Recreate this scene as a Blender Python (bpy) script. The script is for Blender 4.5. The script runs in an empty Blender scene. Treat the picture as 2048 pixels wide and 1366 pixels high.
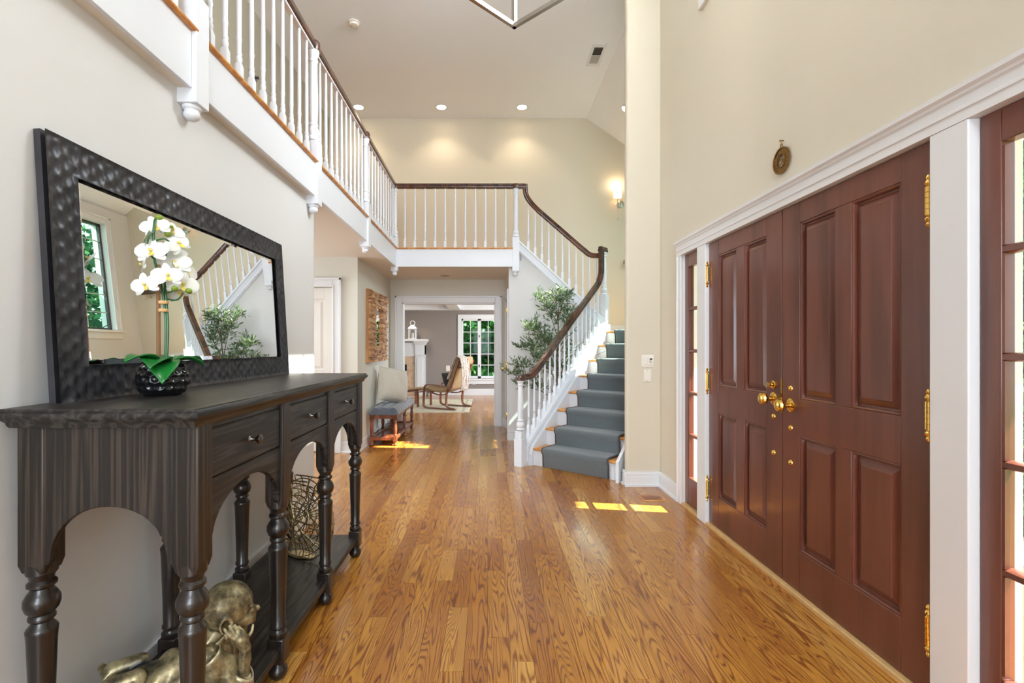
import bpy, math, random
import numpy as np
from mathutils import Vector, Matrix, noise

random.seed(7)
SC = bpy.context.scene
COL = SC.collection

# ------------------------------------------------------------------ camera
F_PX, CX, CY, CAM_H = 980.0, 976.5, 694.0, 1.295      # image taken as 2048 x 1366
cam_d = bpy.data.cameras.new('camera'); cam = bpy.data.objects.new('camera', cam_d)
COL.objects.link(cam)
cam.location = (0, 0, CAM_H); cam.rotation_euler = (math.pi/2, 0, 0)
cam_d.sensor_width = 36; cam_d.lens = F_PX*36/2048
cam_d.shift_x = (1024-CX)/2048; cam_d.shift_y = (CY-683)/2048
cam_d.clip_start = .05
SC.camera = cam

# ------------------------------------------------------------------ world, sun, daylight
w = bpy.data.worlds.new('World'); SC.world = w; w.use_nodes = True
bg = w.node_tree.nodes['Background']
bg.inputs[0].default_value = (0.80, 0.90, 1.0, 1); bg.inputs[1].default_value = 3.0

def add_light(name, kind, loc, energy, color=(1, 1, 1), rot=None, target=None, **kw):
    d = bpy.data.lights.new(name, kind); o = bpy.data.objects.new(name, d); COL.objects.link(o)
    o.location = loc; d.energy = energy; d.color = color
    if rot is not None: o.rotation_euler = rot
    if target is not None:
        o.rotation_euler = (Vector(target)-Vector(loc)).to_track_quat('-Z', 'Y').to_euler()
    for k, v in kw.items(): setattr(d, k, v)
    return o

SUN_E = math.radians(48.5)
sd = Vector((-.987*math.cos(SUN_E), .16*math.cos(SUN_E), -math.sin(SUN_E)))
sun = add_light('sun', 'SUN', (8, 0, 10), 28.0, (1.0, .93, .82))
sun.rotation_euler = sd.to_track_quat('-Z', 'Y').to_euler(); sun.data.angle = .009

DAY = (.82, .91, 1.0)
# daylight at over-door window and skylight; added unseen fills: back, living room, corridor
add_light('back_fill', 'AREA', (.15, -4.53, 1.75), 160, DAY, target=(.15, 3, 1.6), shape='RECTANGLE', size=2.3, size_y=2.2)  # fill lamp at an added window behind the camera
add_light('upper_back_fill', 'AREA', (.1, -4.53, 3.95), 125, DAY, target=(.1, 3, 4.9), shape='RECTANGLE', size=2.0, size_y=1.3)  # added fill lamp aimed up to brighten the ceiling
add_light('daylight_door_window', 'AREA', (1.95, 3.14, 4.45), 130, DAY, target=(-1.5, 3.6, 4.75), shape='RECTANGLE', size=.9, size_y=.9)
add_light('daylight_skylight', 'AREA', (2.75, 5.82, 4.55), 45, DAY, target=(1.9, 6.0, 2.3), shape='RECTANGLE', size=.5, size_y=.6)
add_light('living_fill', 'AREA', (2.75, 10.6, 1.5), 150, DAY, target=(-1.5, 10.8, .9), shape='RECTANGLE', size=2.0, size_y=1.3)  # fill lamp added at an unseen side opening
add_light('corridor_fill', 'AREA', (-4.55, 5.0, 1.5), 42, DAY, target=(-1.5, 5.2, 1.2), shape='RECTANGLE', size=1.4, size_y=1.4)  # lamp added to lift the hall from the corridor end

SC.view_settings.view_transform = 'Standard'; SC.view_settings.look = 'None'
SC.view_settings.gamma = 1.0; SC.view_settings.use_curve_mapping = False
SC.view_settings.exposure = 0.42

SC.cycles.max_bounces = 9

# ------------------------------------------------------------------ materials
def lin(c):
    c = c/255.0
    return c/12.92 if c <= .04045 else ((c+.055)/1.055)**2.4
def rgb(r, g, b): return (lin(r), lin(g), lin(b), 1)

class NT:
    def __init__(s, name):
        s.m = bpy.data.materials.new(name); s.m.use_nodes = True
        s.t = s.m.node_tree; s.b = s.t.nodes['Principled BSDF']; s.out = s.t.nodes['Material Output']
    def n(s, typ, **kw):
        nd = s.t.nodes.new('ShaderNode'+typ)
        for k, v in kw.items(): setattr(nd, k, v)
        return nd
    def l(s, a, b): s.t.links.new(a, b)
    def math(s, op, a, b=None):
        nd = s.n('Math', operation=op)
        for i, v in enumerate((a, b)):
            if v is None: continue
            if isinstance(v, (int, float)): nd.inputs[i].default_value = v
            else: s.l(v, nd.inputs[i])
        return nd.outputs[0]
    def ramp(s, fac, stops):
        nd = s.n('ValToRGB'); cr = nd.color_ramp
        while len(cr.elements) < len(stops): cr.elements.new(.5)
        for e, (p, c) in zip(cr.elements, stops): e.position = p; e.color = c
        s.l(fac, nd.inputs[0]); return nd.outputs[0]
    def mix(s, fac, a, b, blend='MIX'):
        nd = s.n('Mix', data_type='RGBA', blend_type=blend)
        for i, v in ((0, fac), (6, a), (7, b)):
            if isinstance(v, (int, float)): nd.inputs[i].default_value = v
            elif isinstance(v, tuple): nd.inputs[i].default_value = v
            else: s.l(v, nd.inputs[i])
        return nd.outputs[2]
    def pos(s, scale=(1, 1, 1), obj=False, add=None):
        if obj: src = s.n('TexCoord').outputs['Object']
        else: src = s.n('NewGeometry').outputs['Position']
        mp = s.n('Mapping'); mp.inputs['Scale'].default_value = scale; s.l(src, mp.inputs[0])
        v = mp.outputs[0]
        if add is not None:
            va = s.n('VectorMath', operation='ADD'); s.l(v, va.inputs[0]); s.l(add, va.inputs[1]); v = va.outputs[0]
        return v
    def noise(s, vec, scale, detail=3, rough=.5):
        nd = s.n('TexNoise'); nd.inputs['Scale'].default_value = scale
        nd.inputs['Detail'].default_value = detail; nd.inputs['Roughness'].default_value = rough
        s.l(vec, nd.inputs['Vector']); return nd.outputs['Fac']
    def bump(s, h, strength=.2, dist=.005):
        nd = s.n('Bump'); nd.inputs['Strength'].default_value = strength; nd.inputs['Distance'].default_value = dist
        s.l(h, nd.inputs['Height']); s.l(nd.outputs[0], s.b.inputs['Normal'])
    def set(s, **kw):
        for k, v in kw.items():
            i = s.b.inputs[k.replace('_', ' ')]
            if isinstance(v, (int, float, tuple)): i.default_value = v
            else: s.l(v, i)
        return s

def plain(name, col, rough=.5, metal=0, nscale=0, nvar=.06, bump=0, bscale=60, **kw):
    t = NT(name)
    if nscale:
        f = t.noise(t.pos(), nscale, 4)
        d = tuple(c*(1-nvar) for c in col[:3])+(1,); u = tuple(min(1, c*(1+nvar)) for c in col[:3])+(1,)
        t.set(Base_Color=t.ramp(f, [(.3, d), (.7, u)]))
    else: t.set(Base_Color=col)
    if bump: t.bump(t.noise(t.pos(), bscale, 3), bump, .003)
    t.set(Roughness=rough, Metallic=metal, **kw)
    return t.m

M = {}
M['wall'] = plain('wall_paint_greige', rgb(217, 216, 215), .7, nscale=1.2, nvar=.015, bump=.05, bscale=180)
M['wall_cream'] = plain('wall_paint_cream', rgb(210, 201, 182), .7, nscale=1.0, nvar=.015, bump=.05, bscale=180)
M['wall_hall'] = plain('wall_paint_hall', rgb(212, 208, 196), .7, nscale=1.0, nvar=.015)
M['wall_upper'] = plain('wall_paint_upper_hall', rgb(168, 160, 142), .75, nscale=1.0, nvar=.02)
M['wall_taupe'] = plain('wall_paint_taupe', rgb(138, 128, 122), .75, nscale=1.0, nvar=.03)
M['ceiling'] = plain('ceiling_paint', rgb(238, 242, 247), .8, nscale=.8, nvar=.01)
M['soffit'] = plain('soffit_paint', rgb(226, 218, 205), .8, nscale=.8, nvar=.01)
M['trim'] = plain('white_trim_paint', rgb(224, 224, 225), .38, nscale=2, nvar=.01)
M['white'] = plain('white_gloss_paint', rgb(222, 225, 231), .33, nscale=2, nvar=.01)
M['dwhite'] = plain('hall_door_paint', rgb(222, 216, 208), .4, nscale=2, nvar=.01)
M['plastic'] = plain('white_plastic', rgb(232, 226, 216), .35, nscale=9, nvar=.01)
M['black'] = plain('black_plastic', rgb(22, 22, 24), .4, nscale=9, nvar=.05)
M['brass'] = plain('polished_brass', rgb(232, 188, 98), .16, 1, nscale=14, nvar=.05)
M['obrass'] = plain('antique_brass', rgb(140, 108, 62), .38, 1, nscale=90, nvar=.35)
M['chrome'] = plain('brushed_nickel', rgb(190, 182, 172), .25, 1, nscale=20, nvar=.04)
M['pewter'] = plain('dark_pewter', rgb(120, 118, 116), .25, 1, nscale=30, nvar=.06)
M['fab_pillow'] = plain('linen_pillow', rgb(206, 200, 186), .9, nscale=60, nvar=.05, bump=.25, bscale=400)
M['fab_seat'] = plain('slate_velvet', rgb(84, 92, 104), .75, nscale=14, nvar=.12, bump=.2, bscale=300, Sheen_Weight=.6)
M['fab_tan'] = plain('tan_cushion', rgb(176, 148, 108), .85, nscale=40, nvar=.06, bump=.2, bscale=300)
M['fab_dark'] = plain('charcoal_cushion', rgb(52, 54, 56), .85, nscale=70, nvar=.5, bump=.2, bscale=300)
M['fab_grey'] = plain('grey_canvas', rgb(170, 168, 162), .85, nscale=40, nvar=.05)
M['pot'] = plain('black_glazed_ceramic', rgb(20, 20, 22), .16, nscale=8, nvar=.1)
M['soil'] = plain('moss_soil', rgb(60, 48, 34), .95, nscale=80, nvar=.4, bump=.6, bscale=120)
M['stem'] = plain('orchid_stem', rgb(38, 92, 44), .4, nscale=30, nvar=.15)
M['bamboo'] = plain('bamboo_stake', rgb(128, 92, 58), .5, nscale=50, nvar=.12)
M['raffia'] = plain('raffia_tie', rgb(212, 170, 116), .7, nscale=90, nvar=.1)
M['petal'] = plain('orchid_petal', rgb(228, 227, 220), .5, nscale=30, nvar=.02, Subsurface_Weight=.15)
M['lip'] = plain('orchid_lip', rgb(226, 204, 92), .5, nscale=60, nvar=.15)
M['bud'] = plain('orchid_bud', rgb(122, 146, 44), .4, nscale=40, nvar=.2)
M['oleaf'] = plain('orchid_leaf', rgb(24, 104, 40), .28, nscale=12, nvar=.18)
M['wire'] = plain('champagne_wire', rgb(176, 160, 122), .32, 1, nscale=40, nvar=.2)
M['concrete'] = plain('pale_paving', rgb(206, 202, 194), .85, nscale=2.5, nvar=.06, bump=.2, bscale=40)
M['ext'] = plain('exterior_white_paint', rgb(236, 236, 232), .5, nscale=2, nvar=.01)
M['firebox'] = plain('soot_black', rgb(16, 15, 15), .8, nscale=9, nvar=.3)
M['iron'] = plain('window_dark_metal', rgb(62, 62, 60), .4, nscale=20, nvar=.08)
M['lead'] = plain('window_lead_bar', rgb(176, 178, 174), .4, nscale=20, nvar=.04)
M['bark'] = plain('bark', rgb(96, 80, 62), .9, nscale=24, nvar=.3, bump=.6, bscale=60)
M['cane'] = plain('bentwood', rgb(112, 62, 32), .38, nscale=12, nvar=.12)
M['threshold'] = plain('oak_threshold', rgb(206, 166, 110), .45, nscale=16, nvar=.08)
M['rug'] = plain('rug_weave', rgb(206, 196, 172), .95, nscale=7, nvar=.16, bump=.3, bscale=220)
M['rugband'] = plain('rug_border', rgb(176, 168, 150), .95, nscale=20, nvar=.1, bump=.3, bscale=220)
M['basket'] = plain('planter_grey', rgb(120, 116, 108), .6, nscale=20, nvar=.1)

def glass(name, tint=(1, 1, 1, 1), gloss=.07):
    t = NT(name); tr = t.n('BsdfTransparent'); tr.inputs[0].default_value = tint
    gl = t.n('BsdfGlossy'); gl.inputs['Roughness'].default_value = .02
    lw_ = t.n('LayerWeight'); lw_.inputs[0].default_value = .5
    fr = t.math('ADD', t.math('MULTIPLY', t.math('POWER', lw_.outputs['Facing'], 5.0), .8), .006)
    mx = t.n('MixShader'); t.l(fr, mx.inputs[0]); t.l(tr.outputs[0], mx.inputs[1]); t.l(gl.outputs[0], mx.inputs[2])
    t.l(mx.outputs[0], t.out.inputs['Surface']); return t.m
M['glass'] = glass('window_glass', (.97, .985, .98, 1))
M['glass_green'] = glass('window_glass_tinted', (.80, .95, .90, 1))
t = NT('mirror_silver'); t.set(Base_Color=(.93, .94, .94, 1), Metallic=1.0, Roughness=.004); M['mirror'] = t.m

def emit(name, col, strength, base=None):
    t = NT(name); t.set(Base_Color=base or col, Emission_Color=col, Emission_Strength=strength, Roughness=.6); return t.m
M['lamp'] = emit('recessed_lamp', (1, .80, .55, 1), 22)
M['shade'] = emit('lit_linen_shade', (1, .80, .54, 1), 1.5)
M['bulb'] = emit('candle_bulb', (1, .82, .6, 1), 25)
M['candle'] = plain('candle_wax', rgb(236, 228, 206), .5, nscale=20, nvar=.02)

# oak strip floor: colour varies per plank, contour-like cathedral grain along Y
def oak(name, stops, gscale=(9.5, .7, 1), bands=34, rough=.22):
    t = NT(name)
    oi = t.n('ObjectInfo').outputs['Random']; isl = t.n('NewGeometry').outputs['Random Per Island']
    r = t.math('FRACT', t.math('ADD', oi, isl))
    r2 = t.math('FRACT', t.math('MULTIPLY', r, 17.31)); r3 = t.math('FRACT', t.math('MULTIPLY', r, 47.7))
    cmb = t.n('CombineXYZ')
    t.l(t.math('MULTIPLY', r2, 40), cmb.inputs[0]); t.l(t.math('MULTIPLY', r3, 40), cmb.inputs[1]); t.l(t.math('MULTIPLY', r, 30), cmb.inputs[2])
    v = t.pos(gscale, add=cmb.outputs[0])
    n1 = t.noise(v, 1.6, 1.6, .4)
    sn = t.math('SINE', t.math('MULTIPLY', n1, t.math('ADD', t.math('MULTIPLY', r3, bands*2.2), bands*2.6)))
    band = t.math('POWER', t.math('ADD', t.math('MULTIPLY', sn, .5), .5), 3.2)
    fine = t.noise(t.pos((160, 3.5, 1), add=cmb.outputs[0]), 1.0, 3, .6)
    base = t.ramp(r, stops)
    dark = t.mix(1.0, base, rgb(156, 106, 60), 'MULTIPLY')
    c = t.mix(t.math('MULTIPLY', band, .85), base, dark)
    c = t.mix(t.math('MULTIPLY', fine, .42), c, t.mix(1.0, c, rgb(190, 150, 112), 'MULTIPLY'))
    t.set(Base_Color=c, Roughness=t.math('ADD', t.math('MULTIPLY', band, .08), rough), Coat_Weight=.25, Coat_Roughness=.12)
    t.bump(t.math('ADD', t.math('MULTIPLY', band, -.5), fine), .08, .0015)
    return t.m
M['oak'] = oak('oak_floor', [(0, rgb(168, 106, 44)), (.15, rgb(186, 124, 50)), (.5, rgb(197, 138, 58)), (.85, rgb(203, 146, 65)), (1, rgb(220, 170, 90))])

def wood(name, c0, c1, scale, rough=.4, bands=10, ns=1.5, bump=.1, obj=False, coat=0, fine=(200, 6, 200), mid=None):
    t = NT(name); v = t.pos(scale, obj=obj)
    n1 = t.noise(v, ns, 3, .5)
    sn = t.math('ADD', t.math('MULTIPLY', t.math('SINE', t.math('MULTIPLY', n1, bands*6.28)), .5), .5)
    fn = t.noise(t.pos(fine, obj=obj), 1.0, 3, .65)
    f = t.math('ADD', t.math('MULTIPLY', sn, .55), t.math('MULTIPLY', fn, .45))
    t.set(Base_Color=t.ramp(f, [(.15, c0), (.85, c1)] if mid is None else [(.2, c0), (.62, mid), (.9, c1)]), Roughness=rough, Coat_Weight=coat, Coat_Roughness=.15)
    t.bump(f, bump, .002); return t.m
M['console_y'] = wood('ebonised_oak_lengthwise', rgb(18, 15, 14), rgb(70, 66, 62), (7, .5, 8),   .40, 9, 1.6, .10, fine=(190, 4, 220), mid=rgb(38, 33, 30))
M['console_z'] = wood('ebonised_oak_upright', rgb(22, 18, 15), rgb(66, 56, 48), (19, 19, .35), .4, 6, 1.4, .25, fine=(260, 260, 3), mid=rgb(42, 34, 28))
M['console_leg'] = wood('ebonised_oak_turned', rgb(20, 16, 14), rgb(46, 36, 29), (9, 9, 1.2), .32, 3, 1.4, .08, coat=.3, fine=(150, 150, 5))
M['mahog'] = wood('mahogany', rgb(80, 40, 29), rgb(112, 62, 47), (5, 5, .6), .3, 2.2, 1.0, .03, coat=.35, fine=(90, 90, 3))
M['rail'] = wood('walnut_rail', rgb(44, 22, 14), rgb(92, 52, 34), (6, 6, 6), .22, 2, 1.2, .02, coat=.5, fine=(60, 60, 60))
M['oaktrim'] = wood('oak_nosing', rgb(186, 116, 50), rgb(222, 158, 84), (5, 5, 5), .35, 4, 1.3, .04, coat=.2, fine=(70, 70, 70))
M['bench'] = wood('chestnut_bench', rgb(78, 36, 20), rgb(142, 78, 46), (9, 9, 2), .3, 3, 1.2, .04, coat=.4, fine=(90, 90, 8))
M['block'] = None
t = NT('reclaimed_wood_blocks')
isl = t.n('NewGeometry').outputs['Random Per Island']
fn = t.noise(t.pos((120, 6, 120)), 1.0, 3, .6)
c = t.ramp(isl, [(0, rgb(128, 84, 50)), (.3, rgb(180, 130, 80)), (.7, rgb(204, 158, 104)), (1, rgb(226, 188, 138))])
c = t.mix(t.math('MULTIPLY', fn, .6), c, t.mix(1.0, c, rgb(170, 120, 80), 'MULTIPLY'))
t.set(Base_Color=c, Roughness=.65); M['block'] = t.m
M['blockside'] = wood('reclaimed_wood_edge', rgb(160, 108, 60), rgb(196, 142, 88), (6, 6, 2), .6, 3, 1.2, .05, fine=(90, 90, 8))

# hammered dark frame
t = NT('hammered_dark_frame'); f = t.noise(t.pos(), 9, 3)
t.set(Base_Color=t.ramp(f, [(.3, rgb(44, 44, 48)), (.75, rgb(64, 63, 68))]), Roughness=.38, Metallic=.3); M['frame'] = t.m

# carpet
t = NT('slate_carpet'); f = t.noise(t.pos(), 260, 4, .7); g = t.noise(t.pos(), 18, 3)
c = t.ramp(f, [(.3, rgb(66, 74, 78)), (.55, rgb(104, 112, 116)), (.8, rgb(140, 146, 148))])
c = t.mix(t.math('MULTIPLY', g, .3), c, rgb(84, 92, 92))
t.set(Base_Color=c, Roughness=.95, Sheen_Weight=.4); t.bump(f, .7, .006); M['carpet'] = t.m
M['carpet_edge'] = plain('carpet_binding', rgb(84, 76, 74), .9, nscale=60, nvar=.15)

# gold patina statue
t = NT('gilded_patina'); f = t.noise(t.pos(), 16, 6, .65); g = t.noise(t.pos(), 70, 4, .6)
geo = t.n('NewGeometry'); pt = t.math('MULTIPLY', t.math('SUBTRACT', geo.outputs['Pointiness'], .5), 3)
k = t.math('ADD', t.math('ADD', t.math('MULTIPLY', f, .8), t.math('MULTIPLY', g, .25)), pt)
t.set(Base_Color=t.ramp(k, [(.36, rgb(44, 48, 50)), (.5, rgb(104, 94, 70)), (.64, rgb(164, 150, 112)), (.82, rgb(208, 198, 166))]),
      Metallic=.5, Roughness=.36); t.bump(g, .2, .003); M['gold'] = t.m

# marble surround, blanket, foliage
t = NT('beige_marble'); f = t.noise(t.pos(), 5, 6, .65)
t.set(Base_Color=t.ramp(f, [(.3, rgb(176, 138, 110)), (.5, rgb(214, 186, 158)), (.7, rgb(196, 162, 134))]), Roughness=.25); M['marble'] = t.m
t = NT('speckled_knit'); f = t.noise(t.pos((60, 60, 14)), 1, 3, .6)
t.set(Base_Color=t.ramp(f, [(.36, rgb(104, 90, 82)), (.5, rgb(196, 184, 172)), (.66, rgb(226, 218, 208))]), Roughness=.95); t.bump(f, .5, .01); M['knit'] = t.m

def leafmat(name, c0, c1, c2, trans=.35):
    t = NT(name); isl = t.n('NewGeometry').outputs['Random Per Island']
    c = t.ramp(isl, [(0, c0), (.6, c1), (1, c2)])
    t.set(Base_Color=c, Roughness=.5)
    tl = t.n('BsdfTranslucent'); t.l(c, tl.inputs[0])
    mx = t.n('MixShader'); mx.inputs[0].default_value = trans
    t.l(t.b.outputs[0], mx.inputs[1]); t.l(tl.outputs[0], mx.inputs[2]); t.l(mx.outputs[0], t.out.inputs['Surface']); return t.m
M['leaf_a'] = leafmat('garden_leaf', rgb(28, 70, 38), rgb(54, 112, 48), rgb(110, 152, 64), .45)
M['leaf_b'] = leafmat('dark_garden_leaf', rgb(22, 60, 40), rgb(40, 94, 56), rgb(84, 136, 74), .45)
M['olive'] = leafmat('olive_leaf', rgb(66, 88, 58), rgb(104, 128, 92), rgb(152, 168, 128), .3)
M['lawn'] = plain('lawn', rgb(70, 120, 56), .95, nscale=3, nvar=.3, bump=.5, bscale=90)

# ------------------------------------------------------------------ mesh builder
class MB:
    def __init__(s, xf=None): s.v = []; s.f = []; s.xf = xf
    def add(s, verts, faces):
        o = len(s.v)
        if s.xf is not None: verts = [tuple(s.xf @ Vector(p)) for p in verts]
        s.v.extend([tuple(p) for p in verts]); s.f.extend([tuple(i+o for i in f) for f in faces]); return s
    def box(s, x0, x1, y0, y1, z0, z1):
        x0, x1 = min(x0, x1), max(x0, x1); y0, y1 = min(y0, y1), max(y0, y1); z0, z1 = min(z0, z1), max(z0, z1)
        return s.add([(x0, y0, z0), (x1, y0, z0), (x1, y1, z0), (x0, y1, z0), (x0, y0, z1), (x1, y0, z1), (x1, y1, z1), (x0, y1, z1)],
                     [(3, 2, 1, 0), (4, 5, 6, 7), (0, 1, 5, 4), (1, 2, 6, 5), (2, 3, 7, 6), (3, 0, 4, 7)])
    def prism(s, poly, fn, a, b):
        """poly: 2D points counter-clockwise; fn(u, v, w) -> point; extruded from w=a to w=b"""
        n = len(poly)
        vs = [fn(u, v, a) for u, v in poly]+[fn(u, v, b) for u, v in poly]
        fs = [tuple(range(n))[::-1], tuple(range(n, 2*n))]
        fs += [(i, (i+1) % n, n+(i+1) % n, n+i) for i in range(n)]
        return s.add(vs, fs)
    def loft(s, rings, cap=True):
        n = len(rings[0]); vs = [p for r in rings for p in r]; fs = []
        for k in range(len(rings)-1):
            for i in range(n):
                j = (i+1) % n; fs.append((k*n+i, k*n+j, (k+1)*n+j, (k+1)*n+i))
        if cap: fs.append(tuple(range(n))[::-1]); fs.append(tuple(range((len(rings)-1)*n, len(rings)*n)))
        return s.add(vs, fs)
    def rects(s, lst):
        """loft of horizontal rectangles (x0,x1,y0,y1,z)"""
        return s.loft([[(a, c, z), (b, c, z), (b, d, z), (a, d, z)] for a, b, c, d, z in lst])
    def lathe(s, prof, c=(0, 0, 0), n=20, axis=None):
        rings = [[(r*math.cos(2*math.pi*i/n), r*math.sin(2*math.pi*i/n), z) for i in range(n)] for r, z in prof]
        m = Matrix.Identity(3)
        if axis is not None: m = Vector((0, 0, 1)).rotation_difference(Vector(axis).normalized()).to_matrix()
        rings = [[tuple(m @ Vector(p)+Vector(c)) for p in r] for r in rings]
        return s.loft(rings)
    def tube(s, pts, r, n=8, closed=False):
        P = [Vector(p) for p in pts]; m = len(P)
        rr = r if isinstance(r, (list, tuple)) else [r]*m
        T = []
        for i in range(m):
            a = P[(i-1) % m] if (closed or i > 0) else P[i]; b = P[(i+1) % m] if (closed or i < m-1) else P[i]
            d = b-a; T.append(d.normalized() if d.length > 1e-9 else Vector((0, 0, 1)))
        u = T[0].orthogonal().normalized(); rings = []
        for i in range(m):
            if i: u = (T[i-1].rotation_difference(T[i]) @ u).normalized()
            u = (u-T[i]*u.dot(T[i])).normalized(); v = T[i].cross(u)
            rings.append([tuple(P[i]+(u*math.cos(2*math.pi*k/n)+v*math.sin(2*math.pi*k/n))*rr[i]) for k in range(n)])
        if closed: rings.append(rings[0]); return s.loft(rings, cap=False)
        return s.loft(rings)
    def sweep(s, path, side, prof):
        """path in a vertical plane; side: horizontal unit normal; prof: closed (side, up) loop"""
        P = [Vector(p) for p in path]; S = Vector(side); rings = []
        for i, p in enumerate(P):
            d0 = (P[i]-P[i-1]).normalized() if i else None; d1 = (P[i+1]-P[i]).normalized() if i < len(P)-1 else None
            t = ((d0 or d1)+(d1 or d0)).normalized(); up = t.cross(S)
            k = 1.0
            if d0 and d1: k = 1/max(.5, t.dot(d0))
            rings.append([tuple(p+S*a+up*b*k) for a, b in prof])
        return s.loft(rings)
    def ell(s, c, r, rot=None, nu=16, nv=10):
        m = rot if rot is not None else Matrix.Identity(3)
        vs = [Vector((0, 0, -1))]; fs = []
        for j in range(1, nv):
            th = math.pi*j/nv-math.pi/2
            for i in range(nu):
                a = 2*math.pi*i/nu; vs.append(Vector((math.cos(th)*math.cos(a), math.cos(th)*math.sin(a), math.sin(th))))
        vs.append(Vector((0, 0, 1))); N = len(vs)-1
        for i in range(nu): fs.append((0, 1+(i+1) % nu, 1+i)); fs.append((N, N-nu+i, N-nu+(i+1) % nu))
        for j in range(nv-2):
            for i in range(nu):
                a = 1+j*nu+i; b = 1+j*nu+(i+1) % nu; fs.append((a, b, b+nu, a+nu))
        R = Vector(r)
        return s.add([tuple(m @ Vector((v.x*R.x, v.y*R.y, v.z*R.z))+Vector(c)) for v in vs], fs)
    def grid(s, fn, nu, nv, closed_u=False):
        vs = [fn(i/nu, j/nv) for j in range(nv+1) for i in range(nu if closed_u else nu+1)]
        W = nu if closed_u else nu+1; fs = []
        for j in range(nv):
            for i in range(nu):
                a = j*W+i; b = j*W+(i+1) % W; fs.append((a, b, b+W, a+W))
        return s.add(vs, fs)
    def mesh(s, name, smooth=True, angle=35):
        me = bpy.data.meshes.new(name); me.from_pydata(s.v, [], s.f); me.update()
        if smooth:
            me.shade_smooth(); me.set_sharp_from_angle(angle=math.radians(angle))
        return me
    def build(s, name, mat, parent=None, smooth=True, angle=35, bevel=0, seg=2, label=None, cat=None, group=None, kind=None, solid=0, sub=0):
        off = Vector((0, 0, 0))
        if parent is not None: off = WLOC[parent.name]
        if off.length > 0: s.v = [tuple(Vector(p)-off) for p in s.v]
        me = s.mesh(name, smooth, angle); me.materials.append(M[mat] if isinstance(mat, str) else mat)
        o = bpy.data.objects.new(name, me); COL.objects.link(o)
        if parent is not None: o.parent = parent
        WLOC[o.name] = off.copy()
        if solid:
            m = o.modifiers.new('Solidify', 'SOLIDIFY'); m.thickness = solid; m.offset = 0
        if sub:
            m = o.modifiers.new('Subsurf', 'SUBSURF'); m.levels = sub; m.render_levels = sub
        if bevel:
            m = o.modifiers.new('Bevel', 'BEVEL'); m.width = bevel; m.segments = seg; m.limit_method = 'ANGLE'; m.angle_limit = math.radians(40)
        tag(o, label, cat, group, kind); return o

WLOC = {}
def tag(o, label=None, cat=None, group=None, kind=None):
    for k, v in (('label', label), ('category', cat), ('group', group), ('kind', kind)):
        if v: o[k] = v
    return o
def thing(name, label, cat, loc, group=None, kind=None):
    o = bpy.data.objects.new(name, None); COL.objects.link(o); o.location = loc; o.empty_display_size = .05
    WLOC[o.name] = Vector(loc); tag(o, label, cat, group, kind); return o
def inst(src, parent, loc, rot=(0, 0, 0), scale=(1, 1, 1)):
    """another object that shares src's mesh; loc in world, src mesh centred on its own origin"""
    o = src.copy(); COL.objects.link(o); o.parent = parent
    o.location = Vector(loc)-(WLOC[parent.name] if parent is not None else Vector((0, 0, 0)))
    o.rotation_euler = rot; o.scale = scale; WLOC[o.name] = Vector(loc); return o
def local(mb, name, mat, parent, loc, **kw):
    """mesh in local coordinates about its own origin, placed at loc (world)"""
    me = mb.mesh(name, True, kw.pop('angle', 35)); me.materials.append(M[mat])
    o = bpy.data.objects.new(name, me); COL.objects.link(o); o.parent = parent
    o.location = Vector(loc)-(WLOC[parent.name] if parent is not None else Vector((0, 0, 0))); WLOC[o.name] = Vector(loc)
    if kw.get('bevel'):
        m = o.modifiers.new('Bevel', 'BEVEL'); m.width = kw['bevel']; m.segments = 2; m.limit_method = 'ANGLE'
    return o

def holed(u0, u1, v0, v1, holes, fn, a, b):
    """flat wall in (u,v) from w=a to w=b with rectangular openings, outer faces only"""
    us = sorted({u0, u1, *[min(max(h[i], u0), u1) for h in holes for i in (0, 1)]})
    vs = sorted({v0, v1, *[min(max(h[i], v0), v1) for h in holes for i in (2, 3)]})
    nu, nv = len(us)-1, len(vs)-1
    S = [[not any(h[0] < (us[i]+us[i+1])/2 < h[1] and h[2] < (vs[j]+vs[j+1])/2 < h[3] for h in holes) for j in range(nv)] for i in range(nu)]
    mb = MB(); idx = {}
    def vid(i, j, k):
        if (i, j, k) not in idx: idx[(i, j, k)] = len(mb.v); mb.v.append(tuple(fn(us[i], vs[j], (a, b)[k])))
        return idx[(i, j, k)]
    ok = lambda i, j: 0 <= i < nu and 0 <= j < nv and S[i][j]
    for i in range(nu):
        for j in range(nv):
            if not S[i][j]: continue
            mb.f.append((vid(i, j, 0), vid(i, j+1, 0), vid(i+1, j+1, 0), vid(i+1, j, 0)))
            mb.f.append((vid(i, j, 1), vid(i+1, j, 1), vid(i+1, j+1, 1), vid(i, j+1, 1)))
            if not ok(i-1, j): mb.f.append((vid(i, j, 0), vid(i, j, 1), vid(i, j+1, 1), vid(i, j+1, 0)))
            if not ok(i+1, j): mb.f.append((vid(i+1, j, 0), vid(i+1, j+1, 0), vid(i+1, j+1, 1), vid(i+1, j, 1)))
            if not ok(i, j-1): mb.f.append((vid(i, j, 0), vid(i+1, j, 0), vid(i+1, j, 1), vid(i, j, 1)))
            if not ok(i, j+1): mb.f.append((vid(i, j+1, 0), vid(i, j+1, 1), vid(i+1, j+1, 1), vid(i+1, j+1, 0)))
    return mb
YZ = lambda u, v, w_: (w_, u, v)      # wall in the Y-Z plane, w = X
XZ = lambda u, v, w_: (u, w_, v)      # wall in the X-Z plane, w = Y
XY = lambda u, v, w_: (u, v, w_)
def struct(mb, name, mat, label, cat, **kw): return mb.build(name, mat, label=label, cat=cat, kind='structure', smooth=kw.pop('smooth', False), **kw)

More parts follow.
